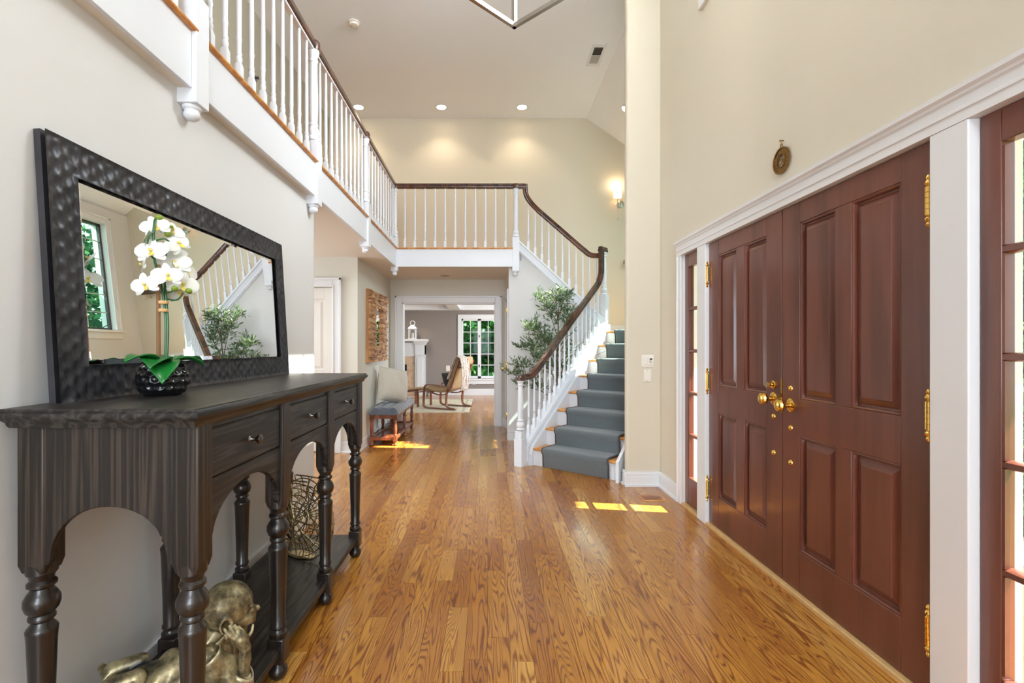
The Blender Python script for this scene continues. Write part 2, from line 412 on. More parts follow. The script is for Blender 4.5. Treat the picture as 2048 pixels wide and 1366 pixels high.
# ================================================================== THE SETTING
SOF, UPF, CEIL = 2.396, 2.655, 5.03          # soffit, upper floor, foyer ceiling
XL, XR = -1.32, 1.60                         # left wall, door wall
AX, AY = .643, .766                          # direction the lower flight climbs
RX, RY = .766, -.643                         # along its risers

# ---- floor: dark base, planks proud of it
floor = struct(MB().box(-5, 3.2, -4.6, 13.3, -.12, -.012), 'floor', 'firebox', 'orange oak strip floor running through the hall to the room beyond', 'floor')
PW = .0955
unit = MB().box(-.5, .5, -.5, .5, -1, 0)
proto = None; field = MB(); cand = []
rng = random.Random(11)
col_i = 0; x = -4.97
while x < 3.1:
    y = -4.55-rng.random()*1.2
    while y < 13.25:
        L = rng.choice((.45, .6, .8, .95, 1.15, 1.4, 1.7))*rng.uniform(.85, 1.15)
        y0, y1 = max(y, -4.55), min(y+L, 13.25)
        if y1-y0 > .05:
            ym = max((y0+y1)/2, .3); sx = CX+F_PX*(x+PW/2)/max(y1, .3); near = 1.5 < y1 and -1.66 < x < 1.60 and y0 < 8.0 and abs(x) < 1.15*max(y1, .1)
            cand.append((((y1-y0)/ym**2 if near else -1), x, y0, y1))
        y += L
    x += PW
cand.sort(reverse=True)
for k, (sc, x, y0, y1) in enumerate(cand):
    g = .0011
    if sc > 0 and k < 300:
        if proto is None:
            proto = local(unit, 'plank', 'oak', floor, ((x+PW/2), (y0+y1)/2, 0)); o = proto
        else: o = inst(proto, floor, (x+PW/2, (y0+y1)/2, 0))
        o.scale = (PW-g, y1-y0-g, .012)
    else: field.box(x+g/2, x+PW-g/2, y0+g/2, y1-g/2, -.012, 0)
field.build('plank_field', 'oak', floor, smooth=False, kind='stuff')

# ---- left wall with its rounded end, running back into the side corridor
r = .25; yc = 3.67
pl = [(-1.57, -4.6), (XL, -4.6), (XL, yc)]
for k in range(1, 13):
    a = math.pi/2*k/12; pl.append((XL-r+r*math.cos(a), yc+r*math.sin(a)))
pl += [(-4.7, yc+r), (-4.7, yc+.05), (-1.57, yc+.05)]
struct(MB().prism(pl, XY, 0, SOF), 'wall_left', 'wall', 'greige left wall with a rounded end behind the console', 'wall', smooth=True, angle=25)
bb = [(p[0]+.016, p[1]) for p in pl[1:3]]
out = [(XL-r+(r+.016)*math.cos(math.pi/2*k/12), yc+(r+.016)*math.sin(math.pi/2*k/12)) for k in range(13)]
inn = [(XL-r+(r-.002)*math.cos(math.pi/2*k/12), yc+(r-.002)*math.sin(math.pi/2*k/12)) for k in range(13)]
poly = [(XL+.016, -4.6)]+out+[(-4.6, yc+r+.016), (-4.6, yc+r-.002)]+inn[::-1]+[(XL-.002, -4.6)]
struct(MB().prism(poly, XY, 0, .13), 'baseboard_left', 'trim', 'white baseboard along the greige left wall', 'baseboard', smooth=True, angle=25)

# ---- door wall, with opening for the entrance and a window high above it
DY0, DY1, DZ = 1.27, 4.035, 2.055
WY0, WY1, WZ0, WZ1 = 2.72, 3.58, 3.92, 4.86
mb = holed(-4.6, 4.60, 0, CEIL, [(DY0, DY1, -1, DZ), (WY0, WY1, WZ0, WZ1)], YZ, XR, 1.86)
struct(mb, 'wall_right', 'wall_cream', 'cream wall around and above the mahogany front doors', 'wall')
# pier at the foot of the stair, rounded front corner
pr = .03; pp = [(1.62, 4.56), (1.62, 4.86), (1.50, 4.90)]
pp += [(1.286, 4.62)]+[(1.286+pr-pr*math.cos(a), 4.56+pr-pr*math.sin(a)) for a in (0, .4, .8, 1.2, math.pi/2)]
struct(MB().prism(pp, XY, 0, CEIL), 'wall_pier', 'wall_cream', 'cream wall pier between the staircase and the front door', 'wall', smooth=True, angle=30)
# stairwell side walls (behind the pier), stepping out to the window bay
W = 1.0
q0 = (1.30, 4.62); q1 = (2.10, 5.57)
mb = MB().prism([q0, (q0[0]+.12, q0[1]-.03), (q1[0]+.1, q1[1]-.12), (3.3, 5.45), (3.3, 5.57), q1], XY, 0, CEIL)
struct(mb, 'wall_stairwell_side', 'wall', 'greige stairwell wall returning behind the pier', 'wall')
SY0, SY1, SZ0, SZ1 = 5.76, 7.48, 2.07, 3.70
mb = holed(5.5, 8.12, 0, 3.95, [(SY0, SY1, SZ0, SZ1)], YZ, 3.10, 3.30)
struct(mb, 'wall_stairwell_window', 'wall', 'greige stairwell wall holding the tall casement window', 'wall')
# ---- far wall: lower part with cased opening to living room, upper part up to the ceiling
OX0, OX1, OZ = -1.405, .112, 2.013
mb = holed(-2.6, .37, 0, SOF+.02, [(OX0, OX1, -1, OZ)], XZ, 8.0, 8.14)
struct(mb, 'wall_far_lower', 'wall_hall', 'greige end wall of the hall with a cased opening', 'wall')
mb = MB().prism([(-2.6, SOF+.02), (.37, SOF+.02), (.37, 0), (3.3, 0), (3.3, 3.87), (1.596, CEIL+.002), (-2.6, CEIL+.002)], XZ, 8.0, 8.14)
struct(mb, 'wall_far_upper', 'wall_cream', 'cream upper wall washed by three recessed lights', 'wall')
# ---- hall: wall facing us (left door), side wall with bench, wall under the upper flight, closet wall
HD0, HD1 = -2.62, -1.905
mb = holed(-4.7, -1.60, 0, SOF, [(HD0, HD1, -1, 2.03)], XZ, 6.0, 6.12)
struct(mb, 'wall_hall_door', 'wall_hall', 'greige hall wall beside the white paneled door', 'wall')
struct(MB().box(-1.72, -1.60, 6.12, 8.0, 0, SOF), 'wall_hall_side', 'wall_hall', 'greige hall wall behind the tufted bench', 'wall')
struct(MB().box(-4.75, -4.6, 3.7, 4.3, 0, SOF).box(-4.75, -4.6, 5.7, 6.1, 0, SOF).box(-4.75, -4.6, 4.3, 5.7, 0, .8).box(-4.75, -4.6, 4.3, 5.7, 2.2, SOF), 'wall_corridor_end', 'wall_hall', 'end wall of the side corridor', 'wall')
# wall under the upper flight follows the slope of the stringer
S2 = lambda X: 2.77-.917*(X-.43)           # top line of the upper stringer
pu = [(.285, 0), (1.66, 0), (1.66, S2(1.66)-.05), (.46, S2(.46)-.05), (.46, SOF+.1), (.285, SOF+.1)]
struct(MB().prism(pu, XZ, 6.82, 6.90), 'wall_under_stair', 'wall', 'greige triangular wall below the upper stair flight', 'wall')
CD0, CD1 = 6.98, 7.80
mb = holed(6.90, 8.0, 0, SOF, [(CD0, CD1, -1, 2.03)], YZ, .285, .37)
struct(mb, 'wall_closet', 'wall_hall', 'narrow hall wall holding the closet door', 'wall')
# ---- back wall (behind the camera) with openings for two added fill windows
mb = holed(-1.6, 1.9, 0, CEIL, [(-.95, 1.25, .75, 2.75), (-.85, 1.05, 3.35, 4.6)], XZ, -4.6, -4.48)
struct(mb, 'wall_back', 'wall', 'back wall of the foyer opposite the staircase', 'wall')
# ---- upper hall wall on the left, seen through the balusters
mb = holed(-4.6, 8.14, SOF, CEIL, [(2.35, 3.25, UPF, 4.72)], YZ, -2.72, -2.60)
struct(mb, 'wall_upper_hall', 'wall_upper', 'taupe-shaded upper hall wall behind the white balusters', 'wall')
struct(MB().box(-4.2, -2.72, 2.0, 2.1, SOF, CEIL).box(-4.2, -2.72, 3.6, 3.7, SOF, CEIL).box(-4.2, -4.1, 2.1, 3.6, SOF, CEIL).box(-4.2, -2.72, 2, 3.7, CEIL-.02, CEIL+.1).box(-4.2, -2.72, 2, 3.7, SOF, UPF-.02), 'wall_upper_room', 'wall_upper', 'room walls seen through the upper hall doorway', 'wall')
struct(MB().box(-2.60, -2.4, -4.6, -4.48, SOF, CEIL).box(-2.6, -1.5, -4.6, -4.48, SOF, CEIL), 'wall_upper_back', 'wall', 'upper hall wall end behind the camera', 'wall')

# ---- ceilings
struct(MB().box(-2.72, 1.60, -4.6, 8.14, CEIL, CEIL+.12), 'ceiling', 'ceiling', 'flat white foyer ceiling above the balcony', 'ceiling')
sl = (CEIL-3.99)/1.504
zs = lambda X: CEIL-.686*(X-1.596)
KX0, KX1, KY0, KY1 = 2.40, 2.95, 5.66, 6.12     # skylight opening
def slope_fn(u, v, w_): return (u, v, zs(u)+w_)
mb = holed(1.596, 3.3, 4.5, 8.14, [(KX0, KX1, KY0, KY1)], slope_fn, 0, .14)
struct(mb, 'ceiling_slope', 'ceiling', 'sloping white ceiling over the stair landing', 'ceiling')
struct(MB().box(1.63, 3.3, 4.62, 4.74, 3.6, CEIL+.1), 'wall_stairwell_gable', 'wall', 'stairwell gable wall above the pier', 'wall')
# upper floor slab: L shape round the foyer
Ls = [(-2.6, -4.6), (-1.27, -4.6), (-1.27, 6.71), (.40, 6.71), (.40, 8.0), (-2.6, 8.0)]
struct(MB().prism(Ls, XY, SOF, UPF-.022), 'ceiling_hall', 'soffit', 'cream soffit under the balcony', 'ceiling')

# ---- living room shell
struct(MB().box(-5, 2.7, 13.2, 13.35, 0, .45).box(-5, -.72, 13.2, 13.35, .45, 2.06).box(1.2, 2.7, 13.2, 13.35, .45, 2.06).box(-5, 2.7, 13.2, 13.35, 2.06, 2.6), 'wall_living_back', 'wall_taupe', 'taupe living room wall behind the armchair', 'wall')
struct(MB().box(-5.1, -4.95, 8.1, 13.3, 0, 2.6), 'wall_living_left', 'wall_taupe', 'taupe left wall of the living room', 'wall')
mb = holed(8.1, 13.35, 0, 2.6, [(9.6, 11.6, .85, 2.15)], YZ, 2.6, 2.7)  # unseen opening added for the living room fill lamp
struct(mb, 'wall_living_right', 'wall_taupe', 'taupe right wall of the living room', 'wall')
struct(MB().box(-5, 2.7, 8.1, 13.3, 2.42, 2.55), 'ceiling_living', 'ceiling', 'white living room ceiling between the beams', 'ceiling')
for bx0, bx1, by0, by1, lb in ((-5, 2.6, 12.95, 13.2, 'white ceiling beam along the taupe back wall'), (-1.02, -.72, 8.2, 12.95, 'white ceiling beam running toward the living room window'), (-5, 2.6, 10.5, 10.75, 'white ceiling beam crossing above the armchair')):
    struct(MB().box(bx0, bx1, by0, by1, 2.275, 2.43), 'beam', 'trim', lb, 'beam', bevel=.012)

# ---- trim, baseboards
# entrance casing: moulded header and side casings, jamb posts
prof = [(0, 2.05), (.02, 2.05), (.02, 2.083), (.026, 2.086), (.026, 2.094), (.022, 2.097), (.022, 2.128), (.030, 2.134), (.032, 2.142), (.044, 2.150), (.046, 2.165), (0, 2.165)]
en = thing('trim_1', 'white moulded casing framing the front doors and sidelights', 'trim', (XR, 2.65, 0), kind='structure')
mb = MB().prism([(XR-p, z) for p, z in prof], lambda u, v, w_: (u, w_, v), 1.17, 4.12); mb.build('header', 'trim', en)
for y0, y1 in ((4.03, 4.10), (1.19, 1.275)):
    MB().box(XR-.02, XR, y0, y1, 0, 2.05).box(XR-.028, XR, (y1 if y0 > 2 else y0)-.012, (y1 if y0 > 2 else y0)+.0, 0, 2.05).build('side_casing', 'trim', en, bevel=.004)
for y0, y1 in ((3.575, 3.717), (1.615, 1.758)):
    MB().box(XR-.018, 1.84 if y0 > 3 else 1.765, y0, y1, 0, 2.05).build('mullion_post', 'trim', en, bevel=.004)
MB().box(XR+.01, 1.86, 3.717, 3.73, 0, 2.055).build('jamb', 'trim', en)
MB().box(XR+.0, 1.86, 1.27, 4.035, 2.05, 2.075).build('head_jamb', 'trim', en)
MB().box(XR+.002, 1.9, 4.028, 4.05, 0, 2.055).build('jamb', 'ext', en)
MB().box(XR+.002, 1.9, 1.255, 1.285, 0, 2.055).build('jamb', 'ext', en)
MB().box(1.585, 1.95, 1.28, 4.03, -.01, .02).build('threshold', 'threshold', en, bevel=.004)

# over-door window casing
cw = thing('window_1', 'high window above the front doors', 'window', (XR, 3.15, WZ0), kind='structure')
MB().box(XR-.025, XR, WY0-.10, WY1+.10, WZ0-.10, WZ0).build('sill', 'trim', cw, bevel=.004)
MB().box(XR-.02, XR, WY1, WY1+.09, WZ0, WZ1+.09).box(XR-.02, XR, WY0-.09, WY0, WZ0, WZ1+.09).box(XR-.02, XR, WY0, WY1, WZ1, WZ1+.09).build('window_frame', 'trim', cw, bevel=.004)
mb = MB()
for k in (1, 2): mb.box(1.72, 1.745, WY0+(WY1-WY0)*k/3-.012, WY0+(WY1-WY0)*k/3+.012, WZ0, WZ1)
mb.box(1.72, 1.745, WY0, WY1, 4.38, 4.404); mb.build('muntin', 'trim', cw)
MB().box(1.73, 1.735, WY0, WY1, WZ0, WZ1).build('pane', 'glass', cw)

# baseboards
def base_profile(o, h=.14): return [(0, 0), (o+.012, 0), (o+.012, .018), (o, .022), (o, h-.045), (o-.004, h-.042), (o-.004, h-.034), (o, h-.031), (o, h-.022), (o-.004, h-.019), (o-.004, h), (0, h)]
mb = MB().prism([(4.56-a, b) for a, b in base_profile(.016)], lambda u, v, w_: (w_, u, v), 1.262, XR)
struct(mb, 'baseboard_pier', 'trim', 'white grooved baseboard across the pier', 'baseboard')
mb = MB().prism([(1.286-a, b) for a, b in base_profile(.012)], lambda u, v, w_: (u, w_, v), 4.54, 4.66)
struct(mb, 'baseboard_pier_side', 'trim', 'white baseboard wrapping the pier toward the stair', 'baseboard')
mb = MB().prism([(XR-a, b) for a, b in base_profile(.016)], lambda u, v, w_: (u, w_, v), 4.10, 4.56)
struct(mb, 'baseboard_right', 'trim', 'white baseboard between the pier and the door casing', 'baseboard')
mb = MB().prism([(6.82-a, b) for a, b in base_profile(.014)], lambda u, v, w_: (w_, u, v), .271, 1.66)
struct(mb, 'baseboard_stair', 'trim', 'white baseboard under the triangular stair wall', 'baseboard')
mb = MB().prism([(-1.60+a, b) for a, b in base_profile(.014)], lambda u, v, w_: (u, w_, v), 6.0, 8.0)
struct(mb, 'baseboard_hall', 'trim', 'white baseboard behind the tufted bench', 'baseboard')
mb = MB().prism([(6.0-a, b) for a, b in base_profile(.014)], lambda u, v, w_: (w_, u, v), -1.81, -1.586)
struct(mb, 'baseboard_hall_end', 'trim', 'short white baseboard beside the paneled hall door', 'baseboard')
struct(MB().box(.225, .285, 7.986, 8.0, 0, .14), 'baseboard_far', 'trim', 'short white baseboard right of the cased opening', 'baseboard')
struct(MB().box(-1.6, 2.6, 13.18, 13.2, 0, .17), 'baseboard_living', 'trim', 'white baseboard of the taupe living room wall', 'baseboard')

# cased opening to the living room
co = thing('trim_2', 'white casing around the opening to the living room', 'trim', ((OX0+OX1)/2, 8.0, 0), kind='structure')
for x0, x1 in ((OX0-.115, OX0), (OX1, OX1+.108)):
    MB().box(x0, x1, 7.978, 8.0, 0, OZ+.115).box(x0 if x0 < -1 else x1-.03, x0+.03 if x0 < -1 else x1, 7.968, 7.98, 0, OZ+.115).build('side_casing', 'trim', co, bevel=.004)
MB().box(OX0, OX1, 7.978, 8.0, OZ, OZ+.115).box(OX0-.115, OX1+.108, 7.968, 7.98, OZ+.087, OZ+.117).build('header', 'trim', co, bevel=.004)
for x0, x1 in ((OX0, OX0+.015), (OX1-.015, OX1)): MB().box(x0, x1, 8.0, 8.16, 0, OZ).build('jamb', 'trim', co)
MB().box(OX0, OX1, 8.0, 8.16, OZ-.015, OZ).build('head_jamb', 'trim', co)

# hall door (left) and its casing
ct = thing('trim_3', 'white moulded casing of the paneled hall door', 'trim', (-2.26, 6.0, 0), kind='structure')
for x0, x1 in ((HD0-.11, HD0), (HD1, HD1+.11)):
    s = 1 if x0 > -2 else -1
    MB().box(x0, x1, 5.98, 6.0, 0, 2.14).box(x0 if s < 0 else x1-.028, x0+.028 if s < 0 else x1, 5.966, 5.98, 0, 2.14).box(x1-.02 if s < 0 else x0, x1 if s < 0 else x0+.02, 5.972, 5.98, 0, 2.05).build('side_casing', 'trim', ct, bevel=.004)
MB().box(HD0, HD1, 5.98, 6.0, 2.03, 2.14).box(HD0-.11, HD1+.11, 5.966, 5.98, 2.112, 2.142).build('header', 'trim', ct, bevel=.004)
def panel_door(root, fn, wid, hgt, th, mat, rows, stile=.105, mul=.1, rails=None, cols=2, frame_bevel=.003, depth=.016):
    """stiles, rails and raised panels in (u across, v up, w depth: 0 is the room side)"""
    P = lambda u0, u1, v0, v1, w0, w1: MB(None).prism([(u0, v0), (u1, v0), (u1, v1), (u0, v1)], fn, w0, w1)
    for u0, u1 in ((0, stile), (wid-stile, wid)): P(u0, u1, 0, hgt, 0, th).build('stile', mat, root, bevel=frame_bevel)
    zz = [0]+[v for rw in rows for v in rw]+[hgt]
    for k in range(0, len(zz), 2): P(stile, wid-stile, zz[k], zz[k+1], 0.0, th).build('rail', mat, root, bevel=frame_bevel)
    pw = (wid-2*stile-mul*(cols-1))/cols
    for (v0, v1) in rows:
        for c in range(cols):
            u0 = stile+c*(pw+mul); u1 = u0+pw
            if c < cols-1: P(u1, u1+mul, v0, v1, 0, th).build('mullion', mat, root, bevel=frame_bevel)
            R = lambda i, w_: [fn(u0+i, v0+i, w_), fn(u1-i, v0+i, w_), fn(u1-i, v1-i, w_), fn(u0+i, v1-i, w_)]
            mb = MB().loft([R(0, th*.8), R(0, .004), R(.006, .001), R(.012, .006), R(.014, depth), R(.022, depth), R(.05, depth*.35), R(.052, depth*.25)])
            mb.build('panel', mat, root, smooth=False)
hd = thing('door_3', 'white raised-panel door at the left of the hall', 'door', (-2.26, 6.04, 0), kind='structure')
panel_door(hd, lambda u, v, w_: (HD0+u, 6.035+w_, .008+v), HD1-HD0, 2.018, .04, 'dwhite', [(.2, .86), (1.0, 1.88)], cols=2, stile=.11, mul=.1)
# closet door under the stair, seen edge on, with brass hinges and knob
cd = thing('door_4', 'white closet door under the stair with brass hinges', 'door', (.285, 7.4, 0), kind='structure')
panel_door(cd, lambda u, v, w_: (.283+w_, CD0+u, .008+v), CD1-CD0, 2.018, .04, 'white', [(.2, .86), (1.0, 1.88)], cols=2, stile=.11, mul=.1)
for y0, y1 in ((CD0-.09, CD0), (CD1, CD1+.09)): MB().box(.264, .285, y0, y1, 0, 2.12).build('side_casing', 'trim', cd, bevel=.004)
MB().box(.264, .285, CD0, CD1, 2.03, 2.12).build('header', 'trim', cd, bevel=.004)
for z in (.32, 1.05, 1.82): MB().lathe([(.008, 0), (.012, .006), (.012, .094), (.008, .1)], (.262, CD0-.004, z-.05), 10).build('hinge', 'brass', cd)
MB().lathe([(.026, 0), (.024, .006), (.010, .01), (.010, .03), (.026, .045), (.026, .06), (.012, .07)], (.283, CD1-.07, .96), 14, (-1, 0, 0)).build('knob', 'brass', cd)

# ---- front doors
def hinge(root, y, z, X):
    h = MB().lathe([(.001, 0), (.006, .004), (.009, .012), (.006, .02), (.011, .026), (.0125, .034), (.006, .042), (.0115, .046), (.0115, .148), (.006, .152), (.0125, .16), (.011, .168), (.006, .174), (.009, .182), (.006, .19), (.001, .194)], (X, y, z-.097), 14)
    o = h.build('hinge', 'brass', root)
    for k in range(4): MB().lathe([(.0121, 0), (.0121, .0012)], (X, y, z-.097+.046+.0204*(k+1)), 14).build('knuckle_line', 'obrass', o)
    return o
FX = 1.61
for nm, y0, flip in (('door_1', 2.687, False), ('door_2', 1.765, True)):
    wd = .886 if not flip else .916
    root = thing(nm, 'mahogany front door leaf nearer the staircase with brass knob' if not flip else 'mahogany front door leaf hinged beside the large sidelight', 'door', (FX, y0+wd/2, .02), kind='structure')
    panel_door(root, lambda u, v, w_: (FX+w_, y0+u, .024+v), wd, 2.022, .05, 'mahog', [(.215, .81), (1.0, 1.915)], stile=.147, mul=.098, depth=.02)
    yk = (y0+.075) if not flip else (y0+wd-.075)
    ks = yk
    # knob on rosette
    MB().lathe([(.036, 0), (.036, .004), (.03, .009), (.014, .012), (.012, .034), (.02, .042), (.031, .05), (.035, .062), (.031, .074), (.02, .081), (.002, .083)], (FX, ks, 1.005 if not flip else .985), 20, (-1, 0, 0)).build('knob', 'brass', root)
    if not flip:
        MB().lathe([(.024, 0), (.024, .006), (.02, .01), (.008, .012), (.008, .024), (.016, .026), (.016, .034), (.002, .036)], (FX, ks, 1.083), 16, (-1, 0, 0)).build('deadbolt', 'brass', root)
        zsb = (.905, .70)
    else: zsb = (1.075, .865, .68)
    for z in zsb: MB().lathe([(.016, 0), (.015, .005), (.01, .01), (.002, .012)], (FX, ks, z), 12, (-1, 0, 0)).build('bolt_cap', 'brass', root)
    if not flip: MB().box(FX-.004, FX+.03, y0-.004, y0+.003, .93, 1.12).build('latch_plate', 'brass', root)
    hy = (y0+wd+.004) if not flip else (y0+.012)
    for z in (.265, 1.046, 1.825): hinge(root, hy, z, FX-.013)
MB().box(FX+.005, FX+.045, 2.679, 2.689, .024, 2.04).build('astragal', 'mahog', bpy.data.objects['door_2'])

# ---- sidelights
for nm, y0, y1, lab in (('window_2', 3.722, 4.03, 'narrow mahogany sidelight with five panes nearest the pier'), ('window_3', 1.288, 1.612, 'large-looking mahogany sidelight with five panes at the picture edge')):
    root = thing(nm, lab, 'window', (1.62, (y0+y1)/2, .02), kind='structure')
    X0, X1 = 1.618, 1.665; st = .066
    for a, b in ((y0, y0+st), (y1-st, y1)): MB().box(X0, X1, a, b, .022, 2.05).build('stile', 'mahog', root, bevel=.004)
    MB().box(X0, X1, y0+st, y1-st, 1.944, 2.05).build('top_rail', 'mahog', root, bevel=.004)
    MB().box(X0, X1, y0+st, y1-st, .022, .243).build('bottom_rail', 'mahog', root, bevel=.004)
    for k in range(1, 5):
        z = .243+.3402*k
        MB().prism([(X0+.004, z-.009), (X0+.014, z-.014), (X1-.004, z-.014), (X1-.004, z+.014), (X0+.014, z+.014), (X0+.004, z+.009)], lambda u, v, w_: (u, w_, v), y0+st, y1-st).build('muntin', 'mahog', root)
    for k in range(5):
        za, zb = .243+.3402*k+.013, .243+.3402*(k+1)-.013
        MB().box(X0+.022, X0+.026, y0+st, y1-st, za, zb).build('pane', 'glass', root, smooth=False)
        MB().box(X0+.004, X0+.02, y0+st, y0+st+.008, za, zb).box(X0+.004, X0+.02, y1-st-.008, y1-st, za, zb).build('glazing_bead', 'mahog', root)

# ---- stair window (seen in the mirror)
sw = thing('window_4', 'tall casement window with lead bars on the stair landing', 'window', (3.1, (SY0+SY1)/2, SZ0), kind='structure')
MB().box(3.04, 3.12, SY0-.12, SY1+.12, SZ0-.045, SZ0-.01).box(3.075, 3.1, SY0-.09, SY1+.09, SZ0-.14, SZ0-.045).build('sill', 'trim', sw, bevel=.005)
for y0, y1 in ((SY0-.10, SY0), (SY1, SY1+.10)): MB().box(3.078, 3.1, y0, y1, SZ0-.01, SZ1+.10).box(3.066, 3.08, y0 if y0 < 6.5 else y1-.03, y0+.03 if y0 < 6.5 else y1, SZ0-.01, SZ1+.10).build('side_casing', 'trim', sw, bevel=.004)
MB().box(3.078, 3.1, SY0, SY1, SZ1, SZ1+.10).box(3.066, 3.08, SY0-.1, SY1+.1, SZ1+.07, SZ1+.102).build('header', 'trim', sw, bevel=.004)
mid = (SY0+SY1)/2
MB().box(3.1, 3.26, mid-.03, mid+.03, SZ0, SZ1).build('mullion', 'trim', sw)
for a, b in ((SY0, mid-.03), (mid+.03, SY1)):
    s_ = MB().box(3.16, 3.2, a, a+.035, SZ0, SZ1).box(3.16, 3.2, b-.035, b, SZ0, SZ1).box(3.16, 3.2, a, b, SZ0, SZ0+.035).box(3.16, 3.2, a, b, SZ1-.035, SZ1).build('sash', 'iron', sw)
    for k in range(1, 6): MB().box(3.176, 3.19, a+.035, b-.035, SZ0+(SZ1-SZ0)*k/6-.006, SZ0+(SZ1-SZ0)*k/6+.006).build('lead_bar', 'lead', sw)
    MB().box(3.176, 3.19, (a+b)/2-.006, (a+b)/2+.006, SZ0, SZ1).build('lead_bar', 'lead', sw)
    MB().box(3.181, 3.185, a+.03, b-.03, SZ0+.03, SZ1-.03).build('pane', 'glass_green', sw)
    MB().tube([(3.15, b-.2, SZ0+.03), (3.12, b-.19, SZ0+.05), (3.11, b-.12, SZ0+.075), (3.105, b-.1, SZ0+.08)], .007, 8).build('crank', 'iron', sw)
# ---- skylight
sk = thing('window_5', 'skylight in the sloping ceiling over the landing', 'window', ((KX0+KX1)/2, (KY0+KY1)/2, zs((KX0+KX1)/2)), kind='structure')
for (a, b, c_, d_) in ((KX0-.03, KX0+.02, KY0, KY1), (KX1-.02, KX1+.03, KY0, KY1)): MB().prism([(a, c_), (b, c_), (b, d_), (a, d_)], slope_fn, -.01, .12).build('skylight_frame', 'white', sk)
for (a, b, c_, d_) in ((KX0, KX1, KY0-.03, KY0+.02), (KX0, KX1, KY1-.02, KY1+.03)): MB().prism([(a, c_), (b, c_), (b, d_), (a, d_)], slope_fn, -.01, .12).build('skylight_frame', 'white', sk)
MB().prism([(KX0, KY0), (KX1, KY0), (KX1, KY1), (KX0, KY1)], slope_fn, .10, .105).build('pane', 'glass', sk)
# ---- living room window
lw = thing('window_6', 'white double casement window of the living room', 'window', (.2, 13.2, .45), kind='structure')
LX = (-.72, 1.2); pieces = []
MB().box(-.86, 1.34, 13.15, 13.2, .40, .44).box(-.82, 1.3, 13.175, 13.2, .30, .40).build('sill', 'trim', lw, bevel=.004)
for a, b in ((-.82, -.72), (1.2, 1.3)): MB().box(a, b, 13.17, 13.2, .44, 2.17).build('side_casing', 'trim', lw, bevel=.004)
MB().box(-.72, 1.2, 13.17, 13.2, 2.05, 2.17).build('header', 'trim', lw, bevel=.004)
for k in range(4):
    a = -.72+.48*k; b = a+.48
    MB().box(a, a+.045, 13.22, 13.28, .45, 2.06).box(b-.045, b, 13.22, 13.28, .45, 2.06).box(a, b, 13.22, 13.28, .45, .51).box(a, b, 13.22, 13.28, 2.0, 2.06).build('sash', 'trim', lw, bevel=.003)
    for j in range(1, 5): MB().box(a+.045, b-.045, 13.235, 13.255, .51+1.49*j/5-.009, .51+1.49*j/5+.009).build('muntin', 'trim', lw)
    MB().box((a+b)/2-.009, (a+b)/2+.009, 13.235, 13.255, .51, 2.0).build('muntin', 'trim', lw)
    MB().box(a+.04, b-.04, 13.243, 13.247, .5, 2.01).build('pane', 'glass_green', lw)
    MB().box(b-.012, b+.012, 13.205, 13.225, 1.55, 1.62).box(b-.012, b+.012, 13.205, 13.225, .75, .82).build('latch', 'iron', lw)
# back windows added for fill light, unseen behind the camera
for nm, x0, x1, z0, z1, lb in (('fill_window_lower', -.95, 1.25, .75, 2.75, 'large lower window added unseen behind the camera for fill light'), ('fill_window_upper', -.85, 1.05, 3.35, 4.6, 'upper window added unseen behind the camera for fill light')):
    root = thing(nm, lb, 'window', ((x0+x1)/2, -4.5, z0), kind='structure')
    MB().box(x0-.09, x0, -4.48, -4.455, z0-.09, z1+.09).box(x1, x1+.09, -4.48, -4.455, z0-.09, z1+.09).box(x0, x1, -4.48, -4.455, z0-.09, z0).box(x0, x1, -4.48, -4.455, z1, z1+.09).build('window_frame', 'trim', root)
    mb = MB()
    for k in (1, 2): mb.box(x0+(x1-x0)*k/3-.015, x0+(x1-x0)*k/3+.015, -4.51, -4.485, z0, z1)
    mb.box(x0, x1, -4.51, -4.485, (z0+z1)/2-.015, (z0+z1)/2+.015); mb.build('muntin', 'trim', root)

# ================================================================== BALCONY
PY = [2.125, 3.60, 5.12]                        # newel positions along the left side
bal = thing('balcony', 'white balcony fascia with oak nosing along the upper hall', 'balcony', (-1.26, 4.0, SOF), kind='structure')
segs = [(-4.5, PY[0]-.055), (PY[0]+.05, PY[1]-.055), (PY[1]+.05, PY[2]-.055), (PY[2]+.05, 6.70)]
for a, b in segs:
    MB().box(-1.275, -1.256, a-.01, b+.01, SOF-.004, UPF-.02).build('fascia', 'white', bal, bevel=.003)
    hb = .0095
    nose = [(-1.36, UPF-.022)]+[(-1.248+.014*math.cos(t_), UPF-.011+.011*math.sin(t_)) for t_ in (-1.5, -1, -.5, 0, .5, 1, 1.5)]+[(-1.36, UPF)]
    MB().prism(nose, lambda u, v, w_: (u, w_, v), a, b+(.02 if b < 6 else .03)).build('nosing', 'oaktrim', bal, angle=50)
MB().box(-1.275, .40, 6.70, 6.715, SOF-.004, UPF-.02).build('fascia', 'white', bal, bevel=.003)
nose = [(6.80, UPF-.022)]+[(6.692-.014*math.cos(t_), UPF-.011+.011*math.sin(t_)) for t_ in (-1.5, -1, -.5, 0, .5, 1, 1.5)]+[(6.80, UPF)]
MB().prism(nose, lambda u, v, w_: (w_, u, v), -1.26, .335).build('nosing', 'oaktrim', bal, angle=50)
MB().box(-2.6, -1.30, -4.6, 8.0, UPF-.02, UPF-.004).box(-1.31, .40, 6.76, 8.0, UPF-.02, UPF-.004).build('hall_floor', 'oaktrim', bal)

